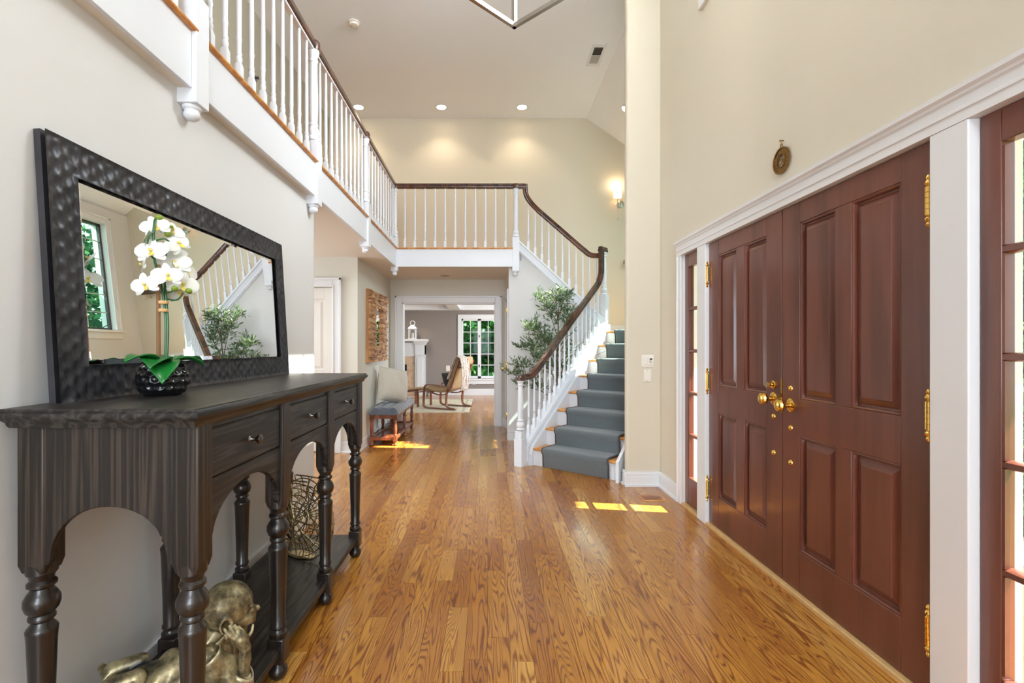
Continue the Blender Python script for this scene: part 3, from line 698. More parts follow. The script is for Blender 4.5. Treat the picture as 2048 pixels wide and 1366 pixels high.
RXC, RYC = -1.285, 6.745                        # rail lines
rl = thing('balcony_railing', 'white balusters under a dark walnut rail along the balcony', 'railing', (RXC, 4.5, UPF))
NEW = [(.046, 2.806), (.047, 2.822), (.044, 2.83), (.036, 2.838), (.040, 2.852), (.045, 2.868), (.042, 2.886), (.031, 2.902), (.029, 2.91), (.036, 2.917), (.036, 2.927), (.030, 2.934), (.033, 3.02), (.034, 3.10), (.029, 3.32), (.0275, 3.378), (.034, 3.384), (.034, 3.398), (.028, 3.404), (.030, 3.42), (.040, 3.445), (.042, 3.452), (.042, 3.47)]
mb = MB().box(-.048, .048, -.048, .048, 2.335-2.5, 2.80-2.5)
mb.lathe([(r_, z_-2.5) for r_, z_ in NEW], n=20)
mb.lathe([(.002, 2.276-2.5), (.018, 2.278-2.5), (.029, 2.286-2.5), (.034, 2.297-2.5), (.031, 2.310-2.5), (.028, 2.316-2.5), (.038, 2.324-2.5), (.038, 2.337-2.5)], n=20)
nw = local(mb, 'newel_post', 'white', rl, (RXC, PY[0], 2.5), bevel=.003)
posts = [(RXC, PY[1]), (RXC, PY[2]), (RXC, 6.735), (.377, 6.745)]
for px_, py_ in posts: inst(nw, rl, (px_, py_, 2.5))
BP = [(.011, .10), (.0155, .112), (.0165, .128), (.012, .14), (.0145, .146), (.0145, .156), (.0115, .162), (.0125, .215), (.0145, .22), (.0145, .23), (.0125, .236), (.0125, .40), (.0105, .62), (.0085, .83)]
mb = MB().loft([[(-.0165, -.0165, -.012), (.0165, -.0165, -.012), (.0165, .0165, -.012), (-.0165, .0165, -.012)], [(-.0165, -.0165, .085), (.0165, -.0165, .085), (.0165, .0165, .085), (-.0165, .0165, .085)], [(-.011, -.011, .104), (.011, -.011, .104), (.011, .011, .104), (-.011, .011, .104)]])
mb.lathe(BP, n=10)
bs = None
spans = [(RXC, RXC, .62, PY[0]), (RXC, RXC, PY[0], PY[1]), (RXC, RXC, PY[1], PY[2]), (RXC, RXC, PY[2], 6.735)]
for (_, _, a, b) in spans:
    n_ = 10
    for k in range(1, n_+1):
        L = (RXC, a+(b-a)*k/(n_+1), UPF)
        if bs is None: bs = local(mb, 'baluster', 'white', rl, L)
        else: inst(bs, rl, L)
for k in range(1, 12): inst(bs, rl, (RXC+(.377-RXC)*k/12, RYC, UPF))
RP = [(-.022, -.034), (.022, -.034), (.026, -.022), (.024, -.010), (.031, .004), (.033, .016), (.028, .026), (.014, .032), (-.014, .032), (-.028, .026), (-.033, .016), (-.031, .004), (-.024, -.010), (-.026, -.022)]
RZ = 3.505
MB().sweep([(RXC, y_, RZ) for y_ in (.3, PY[0], PY[1], PY[2], RYC+.03)], (1, 0, 0), RP).build('handrail', 'rail', rl, angle=60)
MB().sweep([(x_, RYC, RZ) for x_ in (RXC-.03, -.4, .3, .505)], (0, -1, 0), RP).build('handrail', 'rail', rl, angle=60)
for px_, py_ in [(RXC, PY[0])]+posts: MB().lathe([(.02, -.036), (.046, -.034), (.049, 0), (.048, .022), (.04, .033), (.02, .036), (.002, .037)], (px_, py_, RZ), 18).build('rail_cap', 'rail', rl)
MB().box(RXC-.017, RXC+.017, .3, RYC, RZ-.044, RZ-.032).build('rail_fillet', 'white', rl)

# ================================================================== STAIRCASE
RHO, RUN = .189, .25
st = thing('staircase', 'angled staircase with oak treads and white risers beside the front door', 'staircase', (.9, 5.6, 0))
N1 = Vector((.487, 5.36))
def SP(s, t, z):                                # s along the climb from the newel, t along the riser (0 = stringer line)
    return (.351+AX*s+RX*t, 5.33+AY*s+RY*t, z)
T0, T1 = .085, .085+W
for k in range(1, 9):
    s0 = .11+RUN*(k-1); zt = RHO*k
    last = (k == 8)
    MB().prism([(s0+.022, zt-RHO), (s0+.04, zt-RHO), (s0+.04, zt-.024), (s0+.022, zt-.024)], lambda u, v, w_: SP(u, w_, v), T0, T1).build('riser', 'white', st)
    nose = [(s0+RUN+.03, zt-.026), (s0+RUN+.03, zt)]+[(s0+.012-.013*math.cos(t_), zt-.013+.013*math.sin(t_)) for t_ in (1.4, .9, .4, -.1, -.6, -1.1, -1.5)]
    MB().prism(nose[::-1], lambda u, v, w_: SP(u, w_, v), T0, T1).build('tread', 'oaktrim', st, angle=50)
# landing
Lp = [SP(1.875, .03, 0)[:2], SP(1.875, T1, 0)[:2], (3.1, 5.95), (3.1, 8.0), (1.55, 8.0), (1.55, 6.9)]
MB().prism(Lp, XY, 8*RHO-.028, 8*RHO-.001).build('landing', 'oaktrim', st, smooth=False)
MB().prism(Lp, XY, 8*RHO-.2, 8*RHO-.029).build('landing_base', 'white', st, smooth=False)
MB().prism([SP(.5, T1+.032, 0)[:2], (1.62, 5.0), (2.10, 5.565), (3.098, 5.565), (3.098, 5.95), SP(1.875, T1+.002, 0)[:2]], XY, .001, 8*RHO).build('landing_ledge', 'white', st, smooth=False)
MB().box(3.085, 3.1, 5.57, 8.0, 8*RHO, 8*RHO+.13).box(1.6, 3.1, 7.985, 8.0, 8*RHO, 8*RHO+.13).build('landing_baseboard', 'trim', st)
# closed stringer of the lower flight with cap moulding
CAPZ = lambda s: .245+.757*(s-.11)
pg = [(.03, 0), (1.98, 0), (1.98, CAPZ(1.98)), (.10, CAPZ(.10)), (.05, CAPZ(.05)-.02), (.03, .12)]
MB().prism(pg, lambda u, v, w_: SP(u, w_, v), -.045, .05).build('stringer', 'white', st, smooth=False)
pg = [(.09, 0), (1.98, 0), (1.98, CAPZ(1.98)-.05), (.13, CAPZ(.13)-.05), (.09, .12)]
MB().prism(pg, lambda u, v, w_: SP(u, w_, v), .045, .086).build('skirt_board', 'white', st, smooth=False)
mb = MB().prism([(.06, CAPZ(.06)), (.06, CAPZ(.06)+.03), (1.95, CAPZ(1.95)+.03), (1.95, CAPZ(1.95))], lambda u, v, w_: SP(u, w_, v), -.055, .06)
mb.prism([(.045, .05), (.06, .05), (.06, CAPZ(.06)-.01), (1.95, CAPZ(1.95)-.035), (1.95, CAPZ(1.95)), (.045, CAPZ(.045)+.01)], lambda u, v, w_: SP(u, w_, v), .05, .064)
mb.build('stringer_cap', 'white', st, bevel=.003)
# right side stringer beside the pier
pg = [(-.06, 0), (1.5, 0), (1.5, CAPZ(1.5)), (.05, .28), (-.06, .2)]
MB().prism([(.05, 0), (2.0, 0), (2.0, CAPZ(2.0)), (.1, CAPZ(.1)), (.05, .2)], lambda u, v, w_: SP(u, w_, v), T1, T1+.03).build('wall_stringer', 'white', st, smooth=False)
# upper flight: stringer, treads
pg = [(.40, S2(.40)), (1.62, S2(1.62)), (1.62, S2(1.62)-.16), (.40, S2(.40)-.16)]
MB().prism(pg[::-1], XZ, 6.795, 6.835).build('stringer', 'white', st, smooth=False)
pg = [(.40, S2(.40)), (1.62, S2(1.62)), (1.62, S2(1.62)-.032), (.40, S2(.40)-.032)]
MB().prism(pg[::-1], XZ, 6.775, 6.85).prism([(.40, S2(.40)-.12), (.40, S2(.40)-.145), (1.62, S2(1.62)-.145), (1.62, S2(1.62)-.12)], XZ, 6.78, 6.80).build('stringer_cap', 'white', st, bevel=.003)
for k in range(1, 6):
    zt = 8*RHO+RHO*k*(UPF-8*RHO)/(6*RHO); xa = 1.62-.235*(k-1)
    MB().box(xa-.245, xa+.02, 6.84, 8.0, zt-.026, zt).build('tread', 'oaktrim', st, bevel=.006)
    MB().box(xa-.015, xa, 6.84, 8.0, zt-.19, zt-.026).build('riser', 'white', st)
MB().prism([(1.62, 1.3), (1.62, 1.5), (.42, UPF-.05), (.38, UPF-.3)], XZ, 6.9, 8.0).build('flight_soffit', 'wall', st, smooth=False)

# stair railing
sr = thing('stair_railing', 'curving walnut handrail on white balusters climbing the staircase', 'railing', (.351, 5.33, 0))
SN = [(.028, .39), (.0465, .392), (.0465, .405), (.034, .412), (.043, .43), (.046, .45), (.038, .475), (.029, .485), (.035, .49), (.035, .502), (.029, .508), (.032, .60), (.0325, .66), (.027, .85), (.026, .872), (.033, .878), (.033, .89), (.027, .896), (.038, .918), (.041, .925), (.041, .935)]
ang = math.atan2(RY, RX)
rt = Matrix.Rotation(ang, 4, 'Z')
mb = MB(Matrix.Translation((.351, 5.33, 0)) @ rt)
mb.box(-.052, .052, -.052, .052, 0, .30); mb.box(-.044, .044, -.044, .044, .30, .385)
mb.lathe([(r_, z_-.0) for r_, z_ in SN], n=20); mb.build('newel_post', 'white', sr, bevel=.006)
nx, ny, _ = SP(1.965, 0, 0)
zb = 8*RHO
mb = MB(Matrix.Translation((nx, ny, 0)) @ rt)
mb.box(-.062, .062, -.062, .062, zb-.15, zb+.10); mb.box(-.052, .052, -.052, .052, zb+.10, 2.02)
mb.lathe([(r_*1.05, 2.02+(z_-.39)*(2.615-2.02)/.545) for r_, z_ in SN], n=20); mb.build('newel_post', 'white', sr, bevel=.006)
def ease(pts, n=6):                             # Catmull-Rom through control points
    P = [Vector(p) for p in pts]; out = []
    for i in range(len(P)-1):
        a = P[max(i-1, 0)]; b = P[i]; c_ = P[i+1]; d_ = P[min(i+2, len(P)-1)]
        for k in range(n):
            u = k/n; out.append(.5*((2*b)+(c_-a)*u+(2*a-5*b+4*c_-d_)*u*u+(3*b-a-3*c_+d_)*u**3))
    out.append(P[-1]); return out
lz = lambda s: 1.087+.757*(s-.377)
ctrl = [(-.05, .963), (.10, .963), (.19, .975), (.27, 1.015), (.377, lz(.377)), (.9, lz(.9)), (1.4, lz(1.4)), (1.76, lz(1.76)), (1.83, 2.215), (1.872, 2.30), (1.882, 2.40), (1.882, 2.63)]
path = [SP(p[0], 0, p[1]) for p in ease([(a, b, 0) for a, b in ctrl])]
RP2 = [(a*1.12, b*1.05) for a, b in RP]
MB().sweep(path, (RX, RY, 0), RP2).build('handrail', 'rail', sr, angle=60)
MB().sweep([SP(1.85, 0, 2.645), SP(2.02, 0, 2.645)], (RX, RY, 0), RP2).build('handrail', 'rail', sr, angle=60)
MB().lathe([(.02, -.036), (.05, -.034), (.054, 0), (.052, .022), (.044, .033), (.02, .036), (.002, .037)], SP(0, 0, .965), 20).build('rail_cap', 'rail', sr)
ctrl = [(1.60, 2.56), (1.47, 2.56), (1.40, 2.578), (1.33, 2.632), (1.25, 2.70), (.95, 2.962), (.66, 3.215), (.575, 3.30), (.525, 3.375), (.507, 3.45), (.505, 3.535)]
path = [(p[0], 6.80-.055*max(0, (.7-p[0])/.2) if p[0] < .7 else 6.80, p[1]) for p in ease([(a, b, 0) for a, b in ctrl])]
MB().sweep(path, (0, 1, 0), RP).build('handrail', 'rail', sr, angle=60)
# balusters of the two flights
def stair_baluster(top, slope):
    mb = MB()
    h = .0165
    mb.loft([[(-h, -h, -.03), (h, -h, -.03), (h, h, -.03), (-h, h, -.03)], [(-h, -h, .10), (h, -h, .10), (h, h, .10), (-h, h, .10)], [(-.011, -.011, .118), (.011, -.011, .118), (.011, .011, .118), (-.011, .011, .118)]])
    k = (top-.11)/.72
    mb.lathe([(r_, .115+(z_-.10)*k) for r_, z_ in BP], n=10); return mb
top1 = lz(.8)-.03-CAPZ(.8)-.03
b1 = None
for k in range(16):
    s_ = .155+.108*k
    L = SP(s_, 0, CAPZ(s_)+.03)
    sc_ = 1.0 if s_ > .27 else (.963-.03-CAPZ(s_)-.03)/top1
    if b1 is None: b1 = local(stair_baluster(top1, 0), 'baluster', 'white', sr, L); b1.rotation_euler = (0, 0, ang); b1.scale = (1, 1, sc_)
    else: inst(b1, sr, L, (0, 0, ang), (1, 1, sc_))
b2 = None
for k in range(11):
    X = .555+.0945*k
    zr = 2.70+.866*(1.25-X) if X < 1.3 else max(2.56, 2.70+.866*(1.25-X))
    L = (X, 6.805, S2(X)); top2 = 2.70+.866*(1.25-1.0)-.03-S2(1.0); sc_ = (zr-.03-S2(X))/top2
    if b2 is None: b2 = local(stair_baluster(top2, 0), 'baluster', 'white', sr, L); b2.scale = (1, 1, sc_)
    else: inst(b2, sr, L, (0, 0, 0), (1, 1, sc_))

# carpet runner
t0, t1 = T0+.125, T1-.10
def runner_path():
    pts = []
    for k in range(1, 9):
        s0 = .11+RUN*(k-1); zt = RHO*k
        pts += [(s0+.012, zt-RHO+(.012 if k > 1 else .004)), (s0+.010, zt-.055), (s0-.006, zt-.036), (s0-.014, zt-.016), (s0-.012, zt+.004), (s0+.004, zt+.013), (s0+.03, zt+.013)]
        if k < 8: pts += [(s0+RUN-.006, zt+.012)]
    pts += [(.11+RUN*7+.9, 8*RHO+.012)]
    return pts
rp = runner_path(); NT_ = 24
def rfn(u, v):
    i = min(int(round(v*(len(rp)-1))), len(rp)-1); a, z = rp[i]
    return SP(a, t0+(t1-t0)*u, z)
MB().grid(rfn, NT_, len(rp)-1).build('stair_runner', 'carpet', smooth=True, angle=60, solid=.012, label='slate grey carpet runner covering the stair treads', cat='stair runner')
ro = bpy.data.objects['stair_runner']
for e0, e1 in ((t0, t0+.012), (t1-.012, t1)):
    def efn(u, v):
        i = min(int(round(v*(len(rp)-1))), len(rp)-1); a, z = rp[i]
        return SP(a-.002, e0+(e1-e0)*u, z+.0025)
    MB().grid(efn, 1, len(rp)-1).build('binding', 'carpet_edge', ro, smooth=True, angle=60, solid=.015)

# ================================================================== CONSOLE TABLE
LY = [1.365, 1.92, 2.475, 3.03]; FXc, BXc = -.823, -1.243
TT = 1.13
ct_ = thing('console_table', 'long ebonised console table with arched apron and turned legs', 'table', (-1.03, 2.2, 0))
y0, y1, x0, x1 = 1.29, 3.115, -1.305, -.765
MB().rects([(x0+.022, x1-.022, y0+.022, y1-.022, TT-.052), (x0+.018, x1-.018, y0+.018, y1-.018, TT-.046), (x0+.016, x1-.016, y0+.016, y1-.016, TT-.038), (x0+.008, x1-.008, y0+.008, y1-.008, TT-.03), (x0+.001, x1-.001, y0+.001, y1-.001, TT-.024),
            (x0, x1, y0, y1, TT-.019), (x0+.001, x1-.001, y0+.001, y1-.001, TT-.011), (x0+.007, x1-.007, y0+.007, y1-.007, TT-.008), (x0+.009, x1-.009, y0+.009, y1-.009, TT)]).build('top', 'console_y', ct_, angle=50)
LEGP = [(.031, .163), (.033, .166), (.033, .182), (.027, .188), (.025, .196), (.031, .202), (.031, .212), (.027, .218), (.029, .32), (.034, .48), (.036, .505), (.037, .512), (.034, .518), (.026, .528), (.024, .534), (.031, .541), (.031, .549), (.027, .555), (.037, .566), (.042, .582), (.041, .598), (.034, .612), (.028, .62), (.026, .627), (.034, .634), (.034, .642), (.027, .65), (.030, .662), (.036, .670), (.036, .70)]
FOOT = [(.012, 0), (.024, .003), (.033, .015), (.036, .03), (.033, .044), (.022, .055), (.019, .062), (.026, .066), (.026, .07)]
lg = fo = bk = po = None
for xc in (FXc, BXc):
    for yc_ in LY:
        if lg is None:
            lg = local(MB().lathe(LEGP, n=24), 'leg', 'console_leg', ct_, (xc, yc_, 0))
            fo = local(MB().lathe(FOOT, n=20), 'foot', 'console_leg', ct_, (xc, yc_, 0))
            bk = local(MB().box(-.033, .033, -.033, .033, .066, .165), 'leg_block', 'console_leg', ct_, (xc, yc_, 0), bevel=.005)
            po = local(MB().rects([(-.03, .03, -.03, .03, .675), (-.036, .036, -.036, .036, .70), (-.036, .036, -.036, .036, 1.085)]), 'corner_post', 'console_z', ct_, (xc, yc_, 0), bevel=.004)
        else:
            for s_ in (lg, fo, bk, po): inst(s_, ct_, (xc, yc_, 0))
MB().box(-1.26, -.806, 1.345, 3.05, .098, .128).build('shelf', 'console_y', ct_, bevel=.004)
def arch(u0, u1, ztop, zs_, za, fn, w0, w1, n=20):
    um = (u0+u1)/2; e = .018
    pts = [(u0, ztop), (u0, zs_), (u0+e*.6, zs_), (u0+e, zs_+.012)]
    a = (u1-u0)/2-e
    for k in range(1, n): th = math.pi*k/n; pts.append((um-a*math.cos(th), zs_+.012+(za-zs_-.012)*math.sin(th)**.9))
    pts += [(u1-e, zs_+.012), (u1-e*.6, zs_), (u1, zs_), (u1, ztop)]
    mb = MB(); N = len(pts)
    # strip between arch and top edge
    low = pts[1:-1]; top = [(u, ztop) for u, _ in low]
    vs = [fn(u, v, w0) for u, v in low]+[fn(u, v, w0) for u, v in top]+[fn(u, v, w1) for u, v in low]+[fn(u, v, w1) for u, v in top]
    n2 = len(low); fs = []
    for i in range(n2-1):
        fs += [(i, i+1, n2+i+1, n2+i), (2*n2+i, 3*n2+i, 3*n2+i+1, 2*n2+i+1), (i, 2*n2+i, 2*n2+i+1, i+1), (n2+i, n2+i+1, 3*n2+i+1, 3*n2+i)]
    fs += [(0, n2, 3*n2, 2*n2), (n2-1, 2*n2+n2-1, 3*n2+n2-1, n2+n2-1)]
    mb.add(vs, fs); return mb
for k in range(3):
    a, b = LY[k]+.034, LY[k+1]-.034
    arch(a, b, .905, .70, .865, YZ, -.822, -.800).build('front_apron', 'console_y', ct_, bevel=.003)
    arch(a, b, 1.08, .70, .865, YZ, -1.262, -1.245).build('back_apron', 'console_y', ct_)
    MB().box(-.822, -.802, a, b, .898, .912).box(-.822, -.802, a, b, 1.062, 1.085).build('drawer_rail', 'console_y', ct_)
    dr = MB().loft([[(-.82, a+.006, .914), (-.82, b-.006, .914), (-.82, b-.006, 1.060), (-.82, a+.006, 1.060)], [(-.804, a+.006, .914), (-.804, b-.006, .914), (-.804, b-.006, 1.060), (-.804, a+.006, 1.060)], [(-.799, a+.012, .920), (-.799, b-.012, .920), (-.799, b-.012, 1.054), (-.799, a+.012, 1.054)]]).build('drawer', 'console_y', ct_, smooth=False)
    MB().lathe([(.011, 0), (.009, .003), (.006, .008), (.006, .02), (.012, .026), (.0155, .032), (.0155, .037), (.010, .041), (.001, .042)], (-.799, (a+b)/2, .987), 16, (1, 0, 0)).build('knob', 'pewter', dr)
for ye, w0, w1 in ((1.335, 1.352, 1.332), (3.06, 3.043, 3.063)):
    arch(BXc+.034, FXc-.034, 1.085, .70, .86, XZ, w0, w1).build('end_apron', 'console_z', ct_, bevel=.003)

# ================================================================== LEANING MIRROR
mr = thing('leaning_mirror', 'large wall mirror in a hammered dark frame standing on the console', 'mirror', (-1.26, 2.235, TT))
b0 = Vector((-1.238, 0, TT)); tl = Vector((-1.285, 0, TT+.80)); upv = (tl-b0).normalized(); H = (tl-b0).length
nrm = Vector((upv.z, 0, -upv.x)); YA, YB = 1.42, 3.05; Wm = YB-YA; BW = .108
def mp(u, v, w_): p = b0+upv*v+nrm*w_; return (p.x, YA+u, p.z)
rg = np.random.RandomState(3)
cells = []
for i in range(int(Wm/.034)+2):
    for j in range(int(H/.052)+2):
        u, v = i*.034+rg.uniform(-.004, .004), j*.052+(.026 if i % 2 else 0)+rg.uniform(-.006, .006)
        if min(u, Wm-u, v, H-v) < BW+.03: cells.append((u, v))
cells = np.array(cells)
def hgt(u, v):
    d = ((cells[:, 0]-u)/.034)**2+((cells[:, 1]-v)/.052)**2
    e = max(0.0, min(u, Wm-u, v, H-v)); e = max(0.0, min(e, BW-e)); k = min(1.0, e/.010)
    return -.0004*(1-k)+k*(-.0100+.024*min(float(d.min()), .40))
mb = MB(); step = .0072
def strip(u0, u1, v0, v1):
    nu, nv = max(2, int(round((u1-u0)/step))), max(2, int(round((v1-v0)/step)))
    def fn(a, b):
        u, v = u0+(u1-u0)*a, v0+(v1-v0)*b
        e = min(u, Wm-u, v, H-v); inn_ = max(BW-min(u, Wm-u), 0) if False else 0
        return mp(u, v, hgt(u, v))
    mb.grid(fn, nu, nv)
strip(0, BW, 0, H); strip(Wm-BW, Wm, 0, H); strip(BW, Wm-BW, 0, BW); strip(BW, Wm-BW, H-BW, H)
mb.build('frame_face', 'frame', mr, angle=70)
mb = MB()
for (u0, u1, v0, v1) in ((0, BW, 0, H), (Wm-BW, Wm, 0, H), (BW, Wm-BW, 0, BW), (BW, Wm-BW, H-BW, H)):
    mb.loft([[mp(u0, v0, -.034), mp(u1, v0, -.034), mp(u1, v1, -.034), mp(u0, v1, -.034)], [mp(u0, v0, -.0145), mp(u1, v0, -.0145), mp(u1, v1, -.0145), mp(u0, v1, -.0145)]])
mb.build('frame_body', 'frame', mr, smooth=False)
g0, g1 = BW-.004, .022
R = lambda i, w_: [mp(g0+i, g0+i, w_), mp(Wm-g0-i, g0+i, w_), mp(Wm-g0-i, H-g0-i, w_), mp(g0+i, H-g0-i, w_)]
MB().loft([R(0, -.0165), R(0, -.0135), R(g1, -.0118)]).build('glass', 'mirror', mr, smooth=False)

# ================================================================== ORCHID
ox, oy = -1.118, 1.684
orc = thing('potted_orchid', 'white artificial orchid in a faceted black pot on the console', 'plant', (ox, oy, TT))
def potfn(u, v):
    a = 2*math.pi*u; z = .114*v
    r_ = .044+.030*math.sin(math.pi*min(1, (v*.86+.1)))**.8 if v < .96 else .062
    row = v*4.6+.1; col = u*17+(.5 if int(row) % 2 else 0)
    f = (abs((col % 1)-.5)*2)**2+(abs((row % 1)-.5)*2)**2
    d = .007*max(0, min(1, f)) if .06 < v < .94 else 0
    r_ += d-.002
    return (ox+r_*math.cos(a), oy+r_*math.sin(a), TT+z)
mb = MB().grid(potfn, 132, 42, True); mb.f.append(tuple(range(132))[::-1]); mb.build('pot', 'pot', orc, angle=80)
MB().lathe([(.060, .095), (.05, .1), (.03, .104), (.002, .105)], (ox, oy, TT), 24).build('moss', 'soil', orc)
MB().tube([(ox-.004, oy-.016, TT+.09), (ox-.004, oy-.018, TT+.36), (ox-.004, oy-.018, TT+.445)], .0065, 10).build('stake', 'bamboo', orc)
stems = [ease([(ox+.004, oy+.004, TT+.09), (ox+.008, oy+.003, TT+.25), (ox-.002, oy-.006, TT+.38), (ox-.006, oy-.034, TT+.46), (ox-.004, oy-.042, TT+.53), (ox-.008, oy-.03, TT+.585), (ox-.02, oy-.008, TT+.603)], 6),
         ease([(ox+.012, oy+.0, TT+.09), (ox+.014, oy+.004, TT+.24), (ox+.004, oy+.006, TT+.36), (ox-.012, oy+.02, TT+.44), (ox-.014, oy+.036, TT+.49), (ox-.01, oy+.05, TT+.53)], 6)]
for p in stems: MB().tube(p, .0042, 8).build('stem', 'stem', orc)
for z in (.285, .312): MB().lathe([(.016, 0), (.0175, .003), (.0175, .008), (.016, .011)], (ox+.003, oy-.006, TT+z), 14).build('raffia_tie', 'raffia', orc)
def curved_leaf(root, base, direc, L, Wd, lift, droop, name='leaf', mat='oleaf', fold=.25, n=10):
    d = Vector(direc).normalized(); side = d.cross(Vector((0, 0, 1))).normalized(); B = Vector(base)
    def fn(u, v):
        w_ = Wd*math.sin(math.pi*min(.98, max(.02, (v*.88+.12))))**.7*(u-.5)
        p = B+d*(L*v)+Vector((0, 0, 1))*(lift*v-droop*v*v)+side*w_*1.0+Vector((0, 0, 1))*abs(u-.5)*fold*Wd
        return tuple(p)
    return MB().grid(fn, 6, n).build(name, mat, root, angle=80, solid=.004)
for (dx, dy, L, Wd, li, dr_) in ((.55, -.85, .115, .10, .07, .125), (.35, -.98, .12, .09, .09, .095), (-.1, -1, .135, .07, .115, .10), (.85, .55, .10, .09, .085, .085), (.35, .95, .125, .085, .075, .065), (-.25, .98, .11, .07, .09, .075)):
    curved_leaf(orc, (ox+dx*.02, oy+dy*.02, TT+.1), (dx, dy, 0), L, Wd, li, dr_)
def flower(c, face, sz, spin=0):
    fr = Vector(face).normalized(); uu = fr.cross(Vector((0, 0, 1))).normalized(); vv = uu.cross(fr)
    q = Matrix.Rotation(spin, 3, fr); uu, vv = q @ uu, q @ vv; C = Vector(c)
    f0 = thing_part('flower', orc, c)
    def petal(ang_, L, Wd, back, nm='petal', mat='petal', cup=.12):
        d = uu*math.cos(ang_)+vv*math.sin(ang_); s_ = fr.cross(d)
        def fn(u, v):
            w_ = Wd*math.sin(math.pi*min(.97, v*.8+.14))**.75*(u-.5)
            return tuple(C+d*(L*v+.004)+s_*w_+fr*(-back*v*v*L+cup*L*(1-4*(u-.5)**2)*.25*math.sin(math.pi*v)))
        MB().grid(fn, 6, 7).build(nm, mat, f0, angle=80)
    for a_, L, Wd in ((math.radians(8), 1.0, 1.1), (math.radians(172), 1.0, 1.1)): petal(a_, sz*L, sz*Wd, .12)
    for a_, L, Wd in ((math.radians(90), .98, .62), (math.radians(215), .95, .6), (math.radians(325), .95, .6)): petal(a_, sz*L, sz*Wd, .22)
    mb = MB().ell(C+fr*.006, (sz*.12, sz*.12, sz*.12), nu=8, nv=6)
    mb.build('column', 'lip', f0)
    petal(math.radians(262), sz*.42, sz*.34, -.45, 'lip', 'lip')
    return f0
def thing_part(name, parent, loc):
    o = bpy.data.objects.new(name, None); COL.objects.link(o); o.parent = parent
    o.location = Vector(loc)-WLOC[parent.name]; WLOC[o.name] = Vector(loc); o.empty_display_size = .02; return o
FL = [((ox+.045, oy-.045, TT+.405), (.75, -.85, .25), .043, .1), ((ox+.05, oy+.03, TT+.385), (.85, -.75, .12), .050, -.2), ((ox+.02, oy+.055, TT+.36), (.6, -.6, -.35), .042, .5), ((ox-.01, oy-.075, TT+.37), (.2, -1, .1), .040, .3),
      ((ox+.02, oy+.03, TT+.46), (.6, -.9, .5), .052, .2), ((ox+.045, oy+.06, TT+.44), (1, -.2, .3), .048, -.4), ((ox-.0, oy-.06, TT+.485), (.2, -1, .3), .048, .1), ((ox+.03, oy+.035, TT+.53), (.9, -.5, .4), .046, .6), ((ox-.01, oy+.07, TT+.50), (.4, -.5, .5), .044, .2),
      ((ox-.01, oy-.025, TT+.575), (.5, -.9, .4), .042, .4), ((ox+.01, oy+.035, TT+.575), (.8, -.5, .5), .040, -.3), ((ox-.03, oy+.03, TT+.42), (-.6, -.4, .3), .044, 0), ((ox-.03, oy-.03, TT+.53), (-.8, -.3, .3), .044, 0), ((ox-.035, oy-.05, TT+.44), (-.7, -.6, .1), .036, .4)]
for c_, fc, sz, sp_ in FL: flower(c_, fc, sz, sp_)
for c_, r_ in (((ox-.008, oy-.006, TT+.608), .013), ((ox+.012, oy+.008, TT+.555), .012), ((ox+.06, oy-.03, TT+.362), .012), ((ox+.075, oy+.022, TT+.36), .012), ((ox+.02, oy+.014, TT+.582), .007)):
    MB().ell(c_, (r_*.85, r_*1.15, r_*.85)).build('bud', 'bud', orc)
for pts in ([(ox-.004, oy-.04, TT+.52), (ox+.01, oy-.01, TT+.535), (ox+.014, oy+.012, TT+.53)], [(ox-.004, oy-.042, TT+.55), (ox-.006, oy-.06, TT+.53), (ox-.006, oy-.068, TT+.505)], [(ox+.01, oy+.004, TT+.33), (ox+.03, oy+.03, TT+.33), (ox+.045, oy+.04, TT+.355)], [(ox+.008, oy, TT+.35), (ox+.04, oy-.02, TT+.352), (ox+.058, oy-.03, TT+.362)], [(ox-.006, oy-.035, TT+.46), (ox-.006, oy-.06, TT+.475)]):
    MB().tube(ease([Vector(p) for p in pts], 4), .0028, 6).build('flower_stalk', 'stem', orc)

# ================================================================== STATUE (lying child monk, chin on hand)
bx, by, bz = -.935, 1.68, .130
stt = thing('monk_statue', 'gilded figurine of a lying child monk resting his cheek on one hand', 'statue', (bx, by, bz))
STX = Matrix.Translation((bx, by, 0)) @ Matrix.Rotation(math.radians(29), 4, 'Z') @ Matrix.Translation((-bx, -by, 0))   # lies askew on the shelf
# local frame: +X toward the head, feet toward the wall
def capsule(mb, a, b, ra, rb, n=7):
    A, B = Vector(a), Vector(b); n = max(n, int((B-A).length/(min(ra, rb)*.28))+1)
    for k in range(n+1):
        t_ = k/n; r_ = ra+(rb-ra)*t_; mb.ell(A.lerp(B, t_), (r_, r_, r_), nu=14, nv=9)
bd = MB(STX)
HX, HY, HZ = bx+.035, by+.005, bz+.262
def clay(mb, name, vox, mat, parent, sm=6):
    o = mb.build(name, mat, parent, angle=80)
    m = o.modifiers.new('Remesh', 'REMESH'); m.mode = 'VOXEL'; m.voxel_size = vox; m.use_smooth_shade = True
    m2 = o.modifiers.new('Smooth', 'SMOOTH'); m2.iterations = sm; m2.factor = .5
    return o
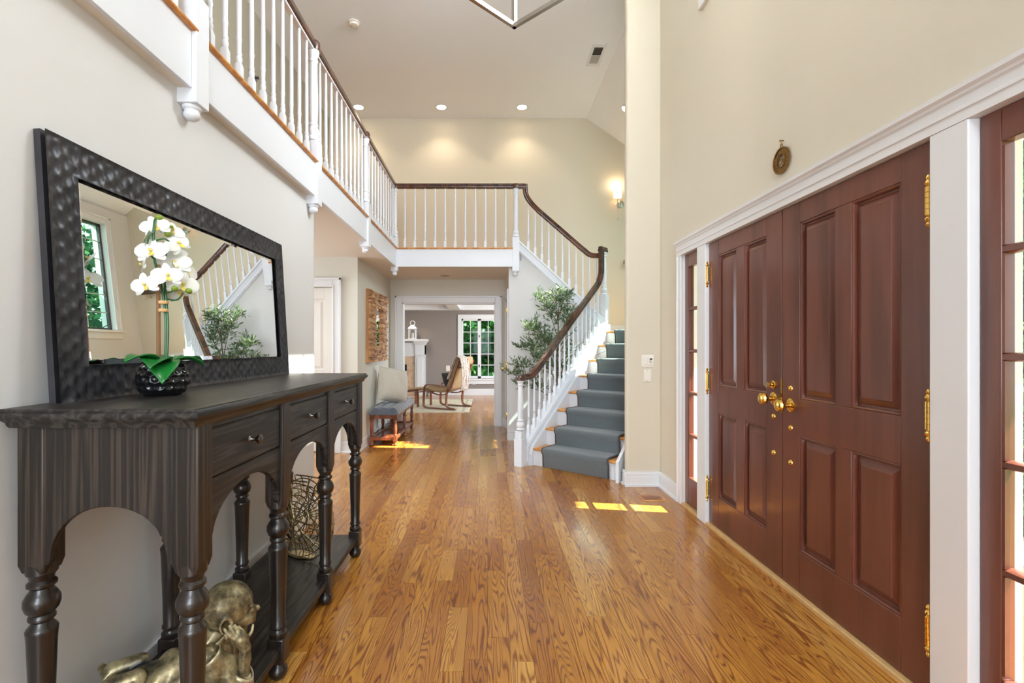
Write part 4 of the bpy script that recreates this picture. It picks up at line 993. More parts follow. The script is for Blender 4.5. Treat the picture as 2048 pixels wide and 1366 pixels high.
# skull, face, cheeks, nose, chin, ears, neck
bd.ell((HX, HY, HZ+.008), (.083, .080, .080)); bd.ell((HX+.035, HY, HZ-.034), (.058, .062, .046)); bd.ell((HX+.055, HY-.026, HZ-.04), (.03, .03, .028)); bd.ell((HX+.055, HY+.026, HZ-.04), (.03, .03, .028))
bd.ell((HX+.093, HY, HZ-.026), (.013, .012, .011)); bd.ell((HX+.072, HY, HZ-.062), (.02, .022, .015)); bd.ell((HX+.083, HY, HZ-.047), (.010, .017, .005)); bd.ell((HX+.083, HY, HZ-.055), (.009, .014, .005))
for s_ in (-1, 1):
    bd.ell((HX+.076, HY+s_*.03, HZ-.012), (.008, .015, .006)); bd.ell((HX+.074, HY+s_*.03, HZ+.004), (.008, .018, .004))
    for k in range(12):
        a_ = -2.2+4.6*k/11; bd.ell((HX-.004+.017*math.cos(a_+1.57)*1.0, HY+s_*.079, HZ-.028+.026*math.sin(a_+1.57)), (.006, .006, .006), nu=8, nv=6)
    bd.ell((HX-.002, HY+s_*.077, HZ-.062), (.009, .007, .012))
capsule(bd, (HX-.015, HY, HZ-.06), (bx-.03, by, bz+.13), .038, .06)
# torso down to hips, legs bent with feet up
capsule(bd, (bx-.015, by, bz+.105), (bx-.09, by, bz+.075), .072, .068); capsule(bd, (bx-.09, by, bz+.07), (bx-.20, by, bz+.066), .068, .07)
for s_ in (-1, 1):
    capsule(bd, (bx-.20, by+s_*.034, bz+.055), (bx-.29, by+s_*.05, bz+.04), .05, .036); capsule(bd, (bx-.28, by+s_*.05, bz+.04), (bx-.245, by+s_*.047, bz+.115), .032, .027)
# feet: soles tilted up, with toes
for s_ in (-1, 1):
    capsule(bd, (bx-.215, by+s_*.047, bz+.128), (bx-.29, by+s_*.047, bz+.118), .027, .030)
    for k in range(5): bd.ell((bx-.322+.004*k, by+s_*(.047+.026-.0135*k), bz+.126-.003*k), (.0135-.0016*k,)*3, nu=8, nv=6)
body = clay(bd, 'body', .0042, 'gold', stt, 5)
# arms with sleeves: elbow on the shelf, hand at the cheek, five fingers
for s_, nm in ((-1, 'near'), (1, 'far')):
    am = MB(STX)
    sh = (bx-.02, by+s_*.074, bz+.150); el = (bx+.075, by+s_*.088, bz+.03); wr = (bx+.088, by+s_*.092, bz+.158); pm = (bx+.074, by+s_*.090, bz+.188)
    capsule(am, sh, el, .038, .028, 8); capsule(am, el, wr, .026, .0175, 8); capsule(am, wr, pm, .0185, .022, 3)
    if s_ < 0:
        for k, (ln, dx) in enumerate(((.036, -.020), (.044, -.008), (.042, .004), (.032, .015))):
            p0 = Vector(pm)+Vector((dx*.95, -.004, .008)); p1 = p0+Vector((-.012+dx*.3, .004, ln*.5)); p2 = p1+Vector((-.012, .012, ln*.42)); capsule(am, p0, p1, .0068, .0064, 4); capsule(am, p1, p2, .0064, .0052, 4)
        p0 = Vector(pm)+Vector((.018, .006, -.006)); p1 = p0+Vector((.016, .008, .016)); capsule(am, p0, p1, .0075, .0062, 4); capsule(am, p1, p1+Vector((.004, .008, .016)), .0062, .005, 4)
    else:
        for k in range(4): p0 = Vector(pm)+Vector((-.018+.012*k, .002, .008)); capsule(am, p0, p0+Vector((-.012, -.006, .034)), .0068, .0055, 5)
        capsule(am, Vector(pm)+Vector((.016, -.004, 0)), Vector(pm)+Vector((.026, -.012, .024)), .007, .0055, 4)
    clay(am, 'arm', .0032, 'gold', stt, 4)
    # loose sleeve with folds
    def sleeve(u, v):
        P = Vector(sh).lerp(Vector(el), min(1, v*1.25)) if v < .8 else Vector(el).lerp(Vector(wr), (v-.8)*2.0)
        d = (Vector(el)-Vector(sh)).normalized() if v < .8 else ((Vector(wr)-Vector(el)).normalized()*.7+(Vector(el)-Vector(sh)).normalized()*.3).normalized()
        a_ = Vector((0, 1, 0)); b_ = d.cross(a_).normalized(); a_ = b_.cross(d)
        r_ = .044-.004*v+.003*math.sin(14*v+3*math.sin(2*math.pi*u))+.0025*math.sin(6*math.pi*u+9*v)
        return tuple(P+a_*r_*math.cos(2*math.pi*u)+b_*r_*math.sin(2*math.pi*u))
    MB(STX).grid(sleeve, 28, 22, True).build('sleeve', 'gold', stt, angle=80, solid=.004)
# robe over back and legs
def robe(u, v):
    X = bx+.03-.225*v; a_ = math.pi*(u*1.24-.12)
    rw = .080+.012*math.sin(math.pi*v)+.014*max(0, v-.6); rh = .138-.052*v+.018*math.exp(-((v-.66)/.16)**2)
    fold = .005*math.sin(17*v+4*math.sin(2*a_)+2*a_)+.0025*math.sin(7*a_+9*v)
    return (X, by-(rw+fold)*math.cos(a_), max(bz+.002, bz+.055+(rh+fold)*math.sin(a_)-.02))
MB(STX).grid(robe, 40, 46).build('robe', 'gold', stt, angle=80, solid=.005)
def collar(u, v):
    a_ = 2*math.pi*u; r_ = .056+.018*v
    return (bx+.0+r_*math.cos(a_)-.03*v, by+r_*math.sin(a_), bz+.182-.035*v-.02*math.cos(a_)*(-1)+.003*math.sin(5*a_))
MB(STX).grid(collar, 32, 6, True).build('collar', 'gold', stt, angle=80, solid=.005)
# bead string by the feet and small pendant on the brow
for k in range(7): MB(STX).ell((bx-.226+.004*k*.5, by-.078+.004*k, bz+.118-.009*k+.012), (.0075, .0075, .0075), nu=10, nv=7).build('bead', 'gold', stt)

# ================================================================== WIRE VASE on the shelf
wx, wy, wz = -1.045, 2.74, .130
wv = thing('wire_vase', 'flat round vase woven of champagne metal wire on the console shelf', 'vase', (wx, wy, wz))
wa = math.radians(-24); dv = Vector((math.cos(wa), math.sin(wa), 0)); nv_ = Vector((-math.sin(wa), math.cos(wa), 0))
if nv_.y > 0: nv_ = -nv_
RW = .232; ZC = .215; ZTOP = .43
def lens(a_, rr, sgn):
    x_ = rr*RW*math.cos(a_); z_ = ZC+rr*RW*math.sin(a_); z_ = min(max(z_, .012), ZTOP)
    th = .062*(1-min(1, rr)**2.2)+ (.03 if False else .0)
    open_ = .05*max(0, (z_-.24)/.19)**1.2*(1-min(1, abs(x_)/RW)**2)
    base_ = .045*max(0, (.10-z_)/.09)*(1-min(1, abs(x_)/RW)**2)
    return Vector((wx, wy, wz+z_))+dv*x_+nv_*sgn*max(th*.8, open_, base_, .004)
rw_ = random.Random(5)
for sgn in (-1, 1):
    mb = MB(); rings = [.12, .27, .42, .57, .72, .87]
    for r_ in rings:
        n_ = 44; a0 = rw_.random()
        k0 = 0; k = 0
        while k < n_:
            ln = rw_.randint(5, 12)
            pts = [lens(2*math.pi*(kk/n_)+a0, r_+.035*math.sin(kk*.9+r_*30)*rw_.uniform(.4, 1)*.5, sgn) for kk in range(k, min(k+ln, n_)+1)]
            if len(pts) > 2: mb.tube(pts, .0032, 5)
            k += ln
    for k in range(32):
        a_ = 2*math.pi*k/32+rw_.uniform(-.05, .05); tw = rw_.uniform(-.35, .35); r0 = .02 if k % 2 == 0 else .42
        mb.tube([lens(a_+tw*(1-q), r0+(1-r0)*q, sgn) for q in (0, .2, .4, .6, .8, 1)], .0034, 5)
    mb.build('wire_web', 'wire', wv)
mb = MB()
pts = [lens(a_, 1.0, 1) for a_ in np.linspace(math.pi-.95+0, 2*math.pi+.95, 60)]
MB().tube(pts, .004, 8).build('wire_rim', 'wire', wv)
for sgn in (-1, 1):
    tp = [lens(math.atan2(ZTOP-ZC, x_), math.hypot(x_, ZTOP-ZC)/RW, sgn) for x_ in np.linspace(-.085, .085, 14)]
    MB().tube(tp, .004, 8).build('wire_rim', 'wire', wv)
MB().loft([[tuple(Vector((wx, wy, wz+.001))+dv*.085*math.cos(a_)+nv_*.042*math.sin(a_)) for a_ in np.linspace(0, 2*math.pi, 24, endpoint=False)], [tuple(Vector((wx, wy, wz+.006))+dv*.09*math.cos(a_)+nv_*.045*math.sin(a_)) for a_ in np.linspace(0, 2*math.pi, 24, endpoint=False)]]).build('base_plate', 'wire', wv)

# ================================================================== HALL: bench, pillow, block mirror
bn = thing('tufted_bench', 'chestnut bench with a tufted slate cushion against the hall wall', 'bench', (-1.38, 7.1, 0))
bx0, bx1, by0, by1 = -1.56, -1.19, 6.40, 7.84
LB = [(.014, 0), (.024, .006), (.026, .02), (.018, .034), (.024, .042), (.024, .05), (.020, .055)]
LU = [(.02, .13), (.024, .136), (.024, .146), (.018, .152), (.021, .165), (.025, .20), (.022, .27), (.017, .30), (.024, .308), (.024, .318), (.017, .326), (.026, .338), (.026, .35)]
l1 = None
for xc in (bx0+.03, bx1-.03):
    for yc_ in (by0+.03, (by0+by1)/2, by1-.03):
        if l1 is None:
            m_ = MB().lathe(LB, n=14); m_.lathe(LU, n=14); m_.box(-.024, .024, -.024, .024, .055, .13); m_.box(-.026, .026, -.026, .026, .35, .41)
            l1 = local(m_, 'leg', 'bench', bn, (xc, yc_, 0), bevel=.003)
        else: inst(l1, bn, (xc, yc_, 0))
for xc in (bx0+.03, bx1-.03):
    MB().box(xc-.016, xc+.016, by0+.05, by1-.05, .072, .112).build('stretcher', 'bench', bn, bevel=.004)
    MB().box(xc-.018, xc+.018, by0+.05, by1-.05, .355, .405).build('seat_rail', 'bench', bn, bevel=.004)
for yc_ in (by0+.03, (by0+by1)/2, by1-.03):
    MB().box(bx0+.05, bx1-.05, yc_-.016, yc_+.016, .072, .112).build('stretcher', 'bench', bn, bevel=.004)
    MB().box(bx0+.05, bx1-.05, yc_-.018, yc_+.018, .355, .405).build('seat_rail', 'bench', bn, bevel=.004)
MB().box(bx0+.05, bx1-.05, by0+.05, by1-.05, .078, .095).build('shelf', 'bench', bn)
def cush(u, v):
    X = bx0-.012+(bx1-bx0+.024)*u; Y = by0-.012+(by1-by0+.024)*v
    e = min(1, min(u, 1-u)*7)**.5*min(1, min(v, 1-v)*26)**.5
    tf = abs(math.sin(math.pi*(u*3)))*.5+.5*abs(math.sin(math.pi*v*9))
    btn = sum(math.exp(-(((u-cu)/.07)**2+((v-cv)/.022)**2)) for cu in (1/3, 2/3) for cv in [k/9 for k in range(1, 9)])
    return (X, Y, .41+.088*e*(.80+.2*tf)-.022*btn)
MB().grid(cush, 24, 90).build('seat_cushion', 'fab_seat', bn, angle=80)
MB().box(bx0-.005, bx1+.005, by0-.005, by1+.005, .405, .43).build('seat_base', 'fab_seat', bn, bevel=.008)
# pillow
def pillow_mesh(W_, H_, T_, xf, name, mat, label, cat, parent=None):
    def side(sg):
        def fn(u, v):
            a, b = u*2-1, v*2-1
            k = (1-abs(a)**2.6)*(1-abs(b)**2.6)
            pin = 1-.17*(abs(a)**2)*(1-abs(b)**2)*1.0-.0
            pin2 = 1-.17*(abs(b)**2)*(1-abs(a)**2)
            return (W_/2*a*pin2, sg*T_/2*max(0, k)**.5+.006*math.sin(5*a+3*b)*k, H_/2*b*pin)
        return fn
    mb = MB(xf); mb.grid(side(1), 20, 20); mb.grid(side(-1), 20, 20)
    return mb.build(name, mat, parent, angle=80, label=label, cat=cat)
xf = Matrix.Translation((-1.375, 7.06, .748)) @ Matrix.Rotation(math.radians(52), 4, 'Z') @ Matrix.Rotation(math.radians(-9), 4, 'X') @ Matrix.Rotation(math.radians(10), 4, 'Y')
pillow_mesh(.52, .48, .24, xf, 'throw_pillow', 'fab_pillow', 'plump beige linen pillow propped on the tufted bench', 'pillow')
# reclaimed block mirror on the hall wall
wm = thing('block_mirror', 'square wall mirror framed in stacked reclaimed wood blocks above the bench', 'mirror', (-1.59, 6.95, 1.09))
my0, my1, mz0, mz1 = 6.40, 7.50, 1.09, 2.06; gy0, gy1, gz0, gz1 = 6.78, 7.14, 1.31, 1.84
for (a, b, c_, d_) in ((my0, gy0, mz0, mz1), (gy1, my1, mz0, mz1), (gy0, gy1, mz0, gz0), (gy0, gy1, gz1, mz1)):
    MB().box(-1.60, -1.565, a, b, c_, d_).build('backing', 'blockside', wm)
MB().box(-1.598, -1.568, gy0-.005, gy1+.005, gz0-.005, gz1+.005).build('glass', 'mirror', wm, smooth=False)
rb = random.Random(9); blk = MB(); z = mz0+.004
while z < mz1-.012:
    h_ = rb.choice((.014, .018, .022, .028)); h_ = min(h_, mz1-.004-z)
    spans_ = [(my0+.004, my1-.004)] if (z+h_ < gz0 or z > gz1) else [(my0+.004, gy0-.002), (gy1+.002, my1-.004)]
    for a, b in spans_:
        y = a
        while y < b-.02:
            L = min(rb.uniform(.05, .22), b-y)
            if b-y-L < .03: L = b-y
            blk.box(-1.566, -1.566+rb.uniform(.012, .042), y+.001, y+L-.001, z+.0008, z+h_-.0008); y += L
    z += h_
blk.build('wood_blocks', 'block', wm, smooth=False, kind='stuff')

# ================================================================== OLIVE TREE behind the lower flight
ol = thing('olive_tree', 'tall faux olive tree standing behind the stair railing', 'tree', (.90, 6.32, 0))
MB().lathe([(.10, 0), (.125, .03), (.135, .22), (.14, .25), (.13, .255), (.12, .235), (.02, .23)], (.90, 6.32, 0), 24).build('planter', 'basket', ol)
ro_ = random.Random(21); lv = MB(); 
trunk = ease([(.90, 6.32, .2), (.905, 6.33, .6), (.885, 6.32, 1.0), (.90, 6.32, 1.4), (.905, 6.33, 1.80)], 5)
MB().tube(trunk, [.016-.010*i/(len(trunk)-1) for i in range(len(trunk))], 8).build('trunk', 'bark', ol)
def olive_leaf(p, d, L, wd):
    d = d.normalized(); s_ = d.cross(Vector((ro_.uniform(-1, 1), ro_.uniform(-1, 1), ro_.uniform(-.3, 1)))).normalized()
    u_ = s_.cross(d); P = Vector(p)
    lv.add([tuple(P), tuple(P+d*L*.5+s_*wd), tuple(P+d*L+u_*L*.08), tuple(P+d*L*.5-s_*wd)], [(0, 1, 2, 3)])
BR = [(.62, (-.52, -.12, .20)), (.70, (-.62, .05, .26)), (.80, (.42, .12, .22)), (.86, (-.30, -.22, .30)), (.92, (.50, .10, .30)), (1.0, (-.45, .10, .28)), (1.02, (.32, -.12, .36)), (1.06, (-.34, -.1, .34)), (1.12, (.58, .15, .32)), (1.2, (-.30, .12, .42)), (1.22, (.30, .0, .44)), (1.28, (-.38, -.05, .28)), (1.34, (.22, .1, .46)), (1.42, (-.16, 0, .42)), (1.48, (.24, 0, .46)), (1.56, (-.24, .05, .36)), (1.62, (-.05, .0, .40)), (1.7, (.12, .03, .30)), (.95, (-.52, .02, .12)), (1.15, (-.15, .28, .3)), (.75, (.10, .25, .35)), (.85, (.62, -.02, .40)), (1.3, (.12, -.25, .2))]
for bz_, off in BR:
    i = min(len(trunk)-1, max(0, int((bz_-.2)/1.6*(len(trunk)-1)))); B = trunk[i]; O = Vector(off)
    pts = ease([B, B+O*.45+Vector((0, 0, .04)), B+O*.8+Vector((0, 0, .03)), B+O], 4)
    MB().tube(pts, [.006-.004*k/(len(pts)-1) for k in range(len(pts))], 5).build('branch', 'bark', ol)
    for k in range(3, len(pts)):
        for q in range(3):
            tw = Vector((ro_.uniform(-1, 1), ro_.uniform(-.6, .6), ro_.uniform(-.1, 1))).normalized()*ro_.uniform(.06, .16)
            P0 = Vector(pts[k])
            for m_ in range(6):
                t_ = (m_+1)/6
                for sgn in (-1, 1):
                    dd = tw.normalized()*.7+Vector((ro_.uniform(-1, 1), ro_.uniform(-1, 1), ro_.uniform(-.5, .8)))*.6
                    p = P0+tw*t_
                    if p.y < 6.76 and (p.x-.351)*RX+(p.y-5.33)*RY < -.09 and ro_.random() < .62: olive_leaf(p, dd, ro_.uniform(.045, .075), ro_.uniform(.006, .010))
lv.build('foliage', 'olive', ol, smooth=False, kind='stuff')

# ================================================================== LIVING ROOM
rug = MB().rects([(-3.6, -.38, 9.65, 12.1, .001), (-3.6, -.38, 9.65, 12.1, .010), (-3.595, -.385, 9.655, 12.095, .013)]).build('rug', 'rug', smooth=False, label='pale woven rug under the bentwood armchair', cat='rug')
for a, b, c_, d_ in ((-3.5, -.5, 9.74, 9.80), (-3.5, -.5, 11.94, 12.0), (-.53, -.47, 9.74, 12.0)): MB().box(a, b, c_, d_, .012, .0145).build('border', 'rugband', rug)
fp = thing('fireplace', 'white mantel fireplace with a beige marble surround', 'fireplace', (-3.0, 13.0, 0))
FY = 12.92
MB().box(-4.4, -1.68, FY+.02, 13.2, 0, 1.40).build('chimney_breast', 'trim', fp)
MB().box(-1.95, -4.12, FY-.005, FY+.03, 0, 1.05).build('surround', 'marble', fp)
MB().box(-3.93, -2.145, FY-.02, FY+.0, 0, .834).build('firebox', 'firebox', fp)
for a, b in ((-1.92, -1.68), (-4.4, -4.16)):
    MB().box(a, b, FY-.05, FY+.03, 0, 1.06).box(a+.05, b-.05, FY-.065, FY-.05, .2, 1.0).build('pilaster', 'trim', fp, bevel=.006)
    MB().rects([(a-.01, b+.01, FY-.07, 13.2, 1.06), (a-.02, b+.02, FY-.08, 13.2, 1.09), (a, b, FY-.06, 13.2, 1.10), (a, b, FY-.06, 13.2, 1.34), (a-.05, b+.05, FY-.12, 13.2, 1.44)]).build('capital', 'trim', fp, smooth=False)
MB().box(-4.2, -1.9, FY-.03, FY+.03, 1.05, 1.42).build('frieze', 'trim', fp, bevel=.006)
MB().box(-4.5, -1.60, FY-.18, 13.2, 1.44, 1.505).build('mantel_shelf', 'trim', fp, bevel=.01)
MB().box(-4.3, -1.75, FY-.5, FY-.05, .0, .03).build('hearth', 'marble', fp, bevel=.004)
ln = thing('mantel_lantern', 'white candle lantern with a ring top on the mantel', 'lantern', (-2.0, 12.95, 1.505))
lx, ly, lz0 = -2.0, 12.95, 1.505
MB().box(lx-.10, lx+.10, ly-.10, ly+.10, lz0, lz0+.025).build('base', 'white', ln, bevel=.004)
for sx_ in (-1, 1):
    for sy_ in (-1, 1): MB().box(lx+sx_*.083-.012, lx+sx_*.083+.012, ly+sy_*.083-.012, ly+sy_*.083+.012, lz0+.025, lz0+.26).build('post', 'white', ln)
MB().rects([(lx-.11, lx+.11, ly-.11, ly+.11, lz0+.26), (lx-.11, lx+.11, ly-.11, ly+.11, lz0+.285), (lx-.05, lx+.05, ly-.05, ly+.05, lz0+.35), (lx-.035, lx+.035, ly-.035, ly+.035, lz0+.37)]).build('roof', 'white', ln, smooth=False)
MB().tube([(lx+.06*math.cos(a_), ly, lz0+.42+.06*math.sin(a_)) for a_ in np.linspace(0, 2*math.pi, 20, endpoint=False)], .009, 8, closed=True).build('ring', 'white', ln)
MB().lathe([(.035, 0), (.035, .13), (.03, .135), (.002, .13)], (lx, ly, lz0+.025), 14).build('candle', 'candle', ln)

# bentwood armchair, facing left and away
ch = thing('armchair', 'bentwood lounge chair with a tan cushion in the living room', 'chair', (-.86, 10.35, .013))
CM = Matrix.Translation((-.86, 10.35, .013)) @ Matrix.Rotation(math.radians(152), 4, 'Z')    # local +X is the chair's front
def chp(pts): return [tuple(CM @ Vector(p)) for p in pts]
flat = [(-.028, -.011), (.028, -.011), (.028, .011), (-.028, .011)]
for s_ in (-1, 1):
    yy = s_*.32
    loop = ease([(-.40, yy, .02), (.20, yy, .02), (.34, yy, .03), (.385, yy, .10), (.375, yy, .38), (.34, yy, .475), (.24, yy, .50), (-.10, yy, .475), (-.30, yy, .46)], 6)
    MB().sweep(chp(loop), tuple((CM.to_3x3() @ Vector((0, 1, 0)))), flat).build('armrest_loop', 'cane', ch, angle=50)
    back = ease([(.30, s_*.285, .36), (.05, s_*.285, .30), (-.16, s_*.285, .33), (-.27, s_*.285, .50), (-.36, s_*.285, .75), (-.46, s_*.285, 1.0)], 6)
    MB().sweep(chp(back), tuple((CM.to_3x3() @ Vector((0, 1, 0)))), flat).build('seat_frame', 'cane', ch, angle=50)
    brace = ease([(-.20, yy, .42), (-.17, yy, .2), (-.20, yy, .06), (-.36, yy, .03)], 6)
    MB().sweep(chp(brace), tuple((CM.to_3x3() @ Vector((0, 1, 0)))), flat).build('rear_brace', 'cane', ch, angle=50)
for px_, pz_ in ((.28, .34), (-.2, .40), (-.40, .86)):
    MB().tube(chp([(px_, -.30, pz_), (px_, .30, pz_)]), .016, 8).build('cross_bar', 'cane', ch)
line = ease([(.36, 0, .41), (.1, 0, .36), (-.13, 0, .40), (-.23, 0, .56), (-.33, 0, .80), (-.43, 0, 1.05)], 7)
def cushfn(off):
    def fn(u, v):
        k = v*(len(line)-1); i = min(int(k), len(line)-2); P = Vector(line[i]).lerp(Vector(line[i+1]), k-i)
        t_ = (Vector(line[min(i+1, len(line)-1)])-Vector(line[i])).normalized(); nn = Vector((0, 1, 0)).cross(t_)
        if nn.z < 0: nn = -nn
        e = (1-abs(2*u-1)**4)*(1-abs(2*v-1)**10)
        p = P+Vector((0, (u-.5)*.54, 0))+nn*(.022+off*.058*(e**.5)+.002*math.sin(50*v)*e)
        return tuple(CM @ p)
    return fn
mb = MB(); mb.grid(cushfn(1), 12, 40); mb.grid(cushfn(-1), 12, 40); mb.build('seat_cushion', 'fab_tan', ch, angle=80)
def headfn(u, v):
    a_ = 2*math.pi*u; P = Vector((-.425+.035*math.cos(a_)*1.2, (v-.5)*.54, 1.0+.085*math.sin(a_)))
    return tuple(CM @ P)
mb = MB().grid(headfn, 16, 6, True); mb.build('headrest', 'fab_tan', ch, angle=80)
# throw blanket over the back
def blank(u, v):
    # from front of the back, over the top, down behind
    pts = [(-.20, .62), (-.28, .80), (-.36, 1.0), (-.43, 1.10), (-.51, 1.05), (-.53, .9), (-.53, .7), (-.52, .5), (-.50, .40)]
    k = v*(len(pts)-1); i = min(int(k), len(pts)-2); f_ = k-i
    X = pts[i][0]*(1-f_)+pts[i+1][0]*f_; Z = pts[i][1]*(1-f_)+pts[i+1][1]*f_
    Y = .02+.32*u*(1-.06*v)+.02*math.sin(6*v)
    return tuple(CM @ Vector((X-.012*math.sin(18*u+3*v)*v, Y, Z)))
MB().grid(blank, 24, 40).build('throw_blanket', 'knit', smooth=True, angle=80, solid=.012, label='speckled knit throw draped over the bentwood lounge chair', cat='blanket')
xf = CM @ Matrix.Translation((-.02, -.04, .56)) @ Matrix.Rotation(math.radians(90), 4, 'Z') @ Matrix.Rotation(math.radians(22), 4, 'X')
pillow_mesh(.40, .38, .11, xf, 'chair_pillow', 'fab_dark', 'charcoal patterned pillow on the bentwood lounge chair', 'pillow')
# footstool
fs = thing('footstool', 'bentwood footstool with tan cushion in front of the lounge chair', 'footstool', (-1.56, 10.74, .013))
FM = Matrix.Translation((-1.56, 10.74, .013)) @ Matrix.Rotation(math.radians(152), 4, 'Z')
for s_ in (-1, 1):
    p = [tuple(FM @ Vector(q)) for q in ease([(-.20, s_*.24, 0), (-.19, s_*.24, .28), (-.14, s_*.24, .345), (.12, s_*.24, .31), (.19, s_*.24, .26), (.22, s_*.24, 0)], 6)]
    MB().sweep(p, tuple(FM.to_3x3() @ Vector((0, 1, 0))), flat).build('leg_loop', 'cane', fs, angle=50)
for px_ in (-.13, .13): MB().tube([tuple(FM @ Vector((px_, -.24, .31))), tuple(FM @ Vector((px_, .24, .31)))], .014, 8).build('cross_bar', 'cane', fs)
def ffn(sg):
    def fn(u, v):
        e = (1-abs(2*u-1)**4)*(1-abs(2*v-1)**4); return tuple(FM @ Vector(((v-.5)*.46, (u-.5)*.50, .365-.06*(v-.5)+sg*.035*e**.5)))
    return fn
mb = MB(); mb.grid(ffn(1), 12, 12); mb.grid(ffn(-1), 12, 12); mb.build('seat_cushion', 'fab_tan', fs, angle=80)
def outlet(name, x_, y_, z_, label):
    o = thing(name, label, 'outlet', (x_, y_, z_))
    MB().box(x_-.05, x_+.05, y_-.008, y_, z_-.075, z_+.075).build('plate', 'plastic', o, bevel=.003)
    for dz in (-.03, .03):
        s_ = MB().lathe([(.024, 0), (.024, .006), (.022, .007)], (x_, y_-.006, z_+dz), 14, (0, -1, 0)).build('socket', 'plastic', o)
        MB().box(x_-.012, x_-.007, y_-.0145, y_-.012, z_+dz-.01, z_+dz+.01).box(x_+.007, x_+.012, y_-.0145, y_-.012, z_+dz-.01, z_+dz+.01).build('slot', 'black', s_)
outlet('outlet', (896-CX)/F_PX*13.2, 13.2, .72, 'white electrical outlet on the taupe wall left of the lounge chair')
outlet('outlet', (948-CX)/F_PX*13.2, 13.2, .36, 'white electrical outlet on the taupe wall below the window')

# ================================================================== LIGHTS AND FITTINGS
def downlight(name, x_, y_, z_, label, lit, watts=0, rad=.075, group=None):
    o = thing(name, label, 'ceiling light', (x_, y_, z_), group)
    MB().lathe([(rad, 0), (rad+.018, -.001), (rad+.022, -.006), (rad+.018, -.008), (rad, -.006), (rad-.004, 0)], (x_, y_, z_), 28).build('trim_ring', 'white' if lit else 'chrome', o)
    MB().lathe([(rad-.002, -.002), (rad-.01, -.004), (.002, -.005)], (x_, y_, z_), 24).build('lens', 'lamp' if lit else 'chrome', o)
    if watts: 
        l_ = add_light('downlight_lamp', 'SPOT', (x_, y_, z_-.012), watts, (1, .83, .62), rot=(0, 0, 0), spot_size=math.radians(115), spot_blend=.7, shadow_soft_size=.05)
        l_.parent = o; l_.location = (0, 0, -.012)
    return o
for x_, lb in ((-2.02, 'leftmost of the three glowing recessed lights above the balcony'), (-.73, 'middle of the three glowing recessed lights above the balcony'), (.525, 'glowing recessed light nearest the sloping ceiling above the balcony')):
    downlight('recessed_light', x_, 7.63, CEIL, lb, True, 26, group='recessed lights washing the upper wall')
downlight('recessed_light', (890-CX)/F_PX*7.55, 7.55, SOF, 'unlit chrome recessed light in the soffit over the hall', False, 0, .055)
downlight('recessed_light', (815-CX)/F_PX*12.6, 12.6, 2.42, 'glowing recessed light over the fireplace', True, 30, .06)
sl_ = thing('recessed_light', 'bright recessed light in the sloping ceiling beside the pier', 'ceiling light', (2.0, 7.12, zs(2.0)))
sn_ = Vector((-.686, 0, -1)).normalized()
MB().lathe([(.085, 0), (.085, .006), (.065, .008)], (2.0, 7.12, zs(2.0)), 24, sn_).build('trim_ring', 'white', sl_)
MB().lathe([(.064, .006), (.06, .009), (.002, .010)], (2.0, 7.12, zs(2.0)), 24, sn_).build('lens', 'lamp', sl_)
sm = thing('smoke_detector', 'round white smoke detector on the foyer ceiling', 'smoke detector', (-1.545, 5.64, CEIL))
MB().lathe([(.068, 0), (.068, -.012), (.058, -.016)], (-1.545, 5.64, CEIL), 28).build('base', 'plastic', sm)
MB().lathe([(.052, -.014), (.056, -.02), (.05, -.038), (.02, -.044), (.002, -.045)], (-1.545, 5.64, CEIL), 28).build('cover', 'plastic', sm)
vt = thing('ceiling_vent', 'white air vent with a dark grille on the foyer ceiling', 'vent', (1.38, 6.25, CEIL))
vx, vy = 1.38, 6.27
MB().box(vx-.09, vx+.09, vy-.24, vy+.24, CEIL-.006, CEIL).build('plate', 'white', vt, bevel=.003)
MB().box(vx-.055, vx+.055, vy-.17, vy-.01, CEIL-.008, CEIL-.005).build('grille_opening', 'black', vt)
MB().box(vx-.055, vx+.055, vy+.01, vy+.17, CEIL-.009, CEIL-.005).build('filter_panel', 'fab_grey', vt)
for k in range(6): MB().box(vx-.055, vx+.055, vy-.16+.027*k, vy-.155+.027*k, CEIL-.011, CEIL-.007).build('slat', 'iron', vt)
# lantern chandelier, an open square frame turned on the diagonal
chd = thing('lantern_chandelier', 'open square nickel frame of a hanging lantern at the top edge', 'chandelier', (.165, 2.66, 3.26))
cxx, cyy, cz0, cz1 = .16, 2.65, 3.262, 3.95; hd_ = .352
cor = [(cxx+hd_*1.05*math.cos(a_), cyy+hd_*math.sin(a_)) for a_ in (math.pi/2, math.pi, -math.pi/2, 0)]
bw = .012
def bar(p, q, name):
    P, Q = Vector(p), Vector(q); d = (Q-P).normalized(); up_ = Vector((0, 0, 1)) if abs(d.z) < .5 else Vector((1, 1, 0)).normalized(); s_ = d.cross(up_).normalized(); u_ = s_.cross(d)
    r4 = lambda c_: [tuple(c_+s_*bw*a+u_*bw*b) for a, b in ((-1, -1), (1, -1), (1, 1), (-1, 1))]
    MB().loft([r4(P-d*bw), r4(Q+d*bw)]).build(name, 'chrome', chd, smooth=False)
for k in range(4):
    a, b = cor[k], cor[(k+1) % 4]
    for z in (cz0, cz1): bar((*a, z), (*b, z), 'frame_bar')
    bar((*a, cz0), (*a, cz1), 'frame_post'); bar((*a, cz1), (cxx, cyy, cz1+.28), 'roof_bar')
MB().tube([(cxx, cyy, cz1-.35), (cxx, cyy, CEIL)], .009, 8).build('stem', 'chrome', chd)
MB().lathe([(.07, 0), (.07, -.012), (.03, -.03), (.01, -.035)], (cxx, cyy, CEIL), 20).build('canopy', 'chrome', chd)
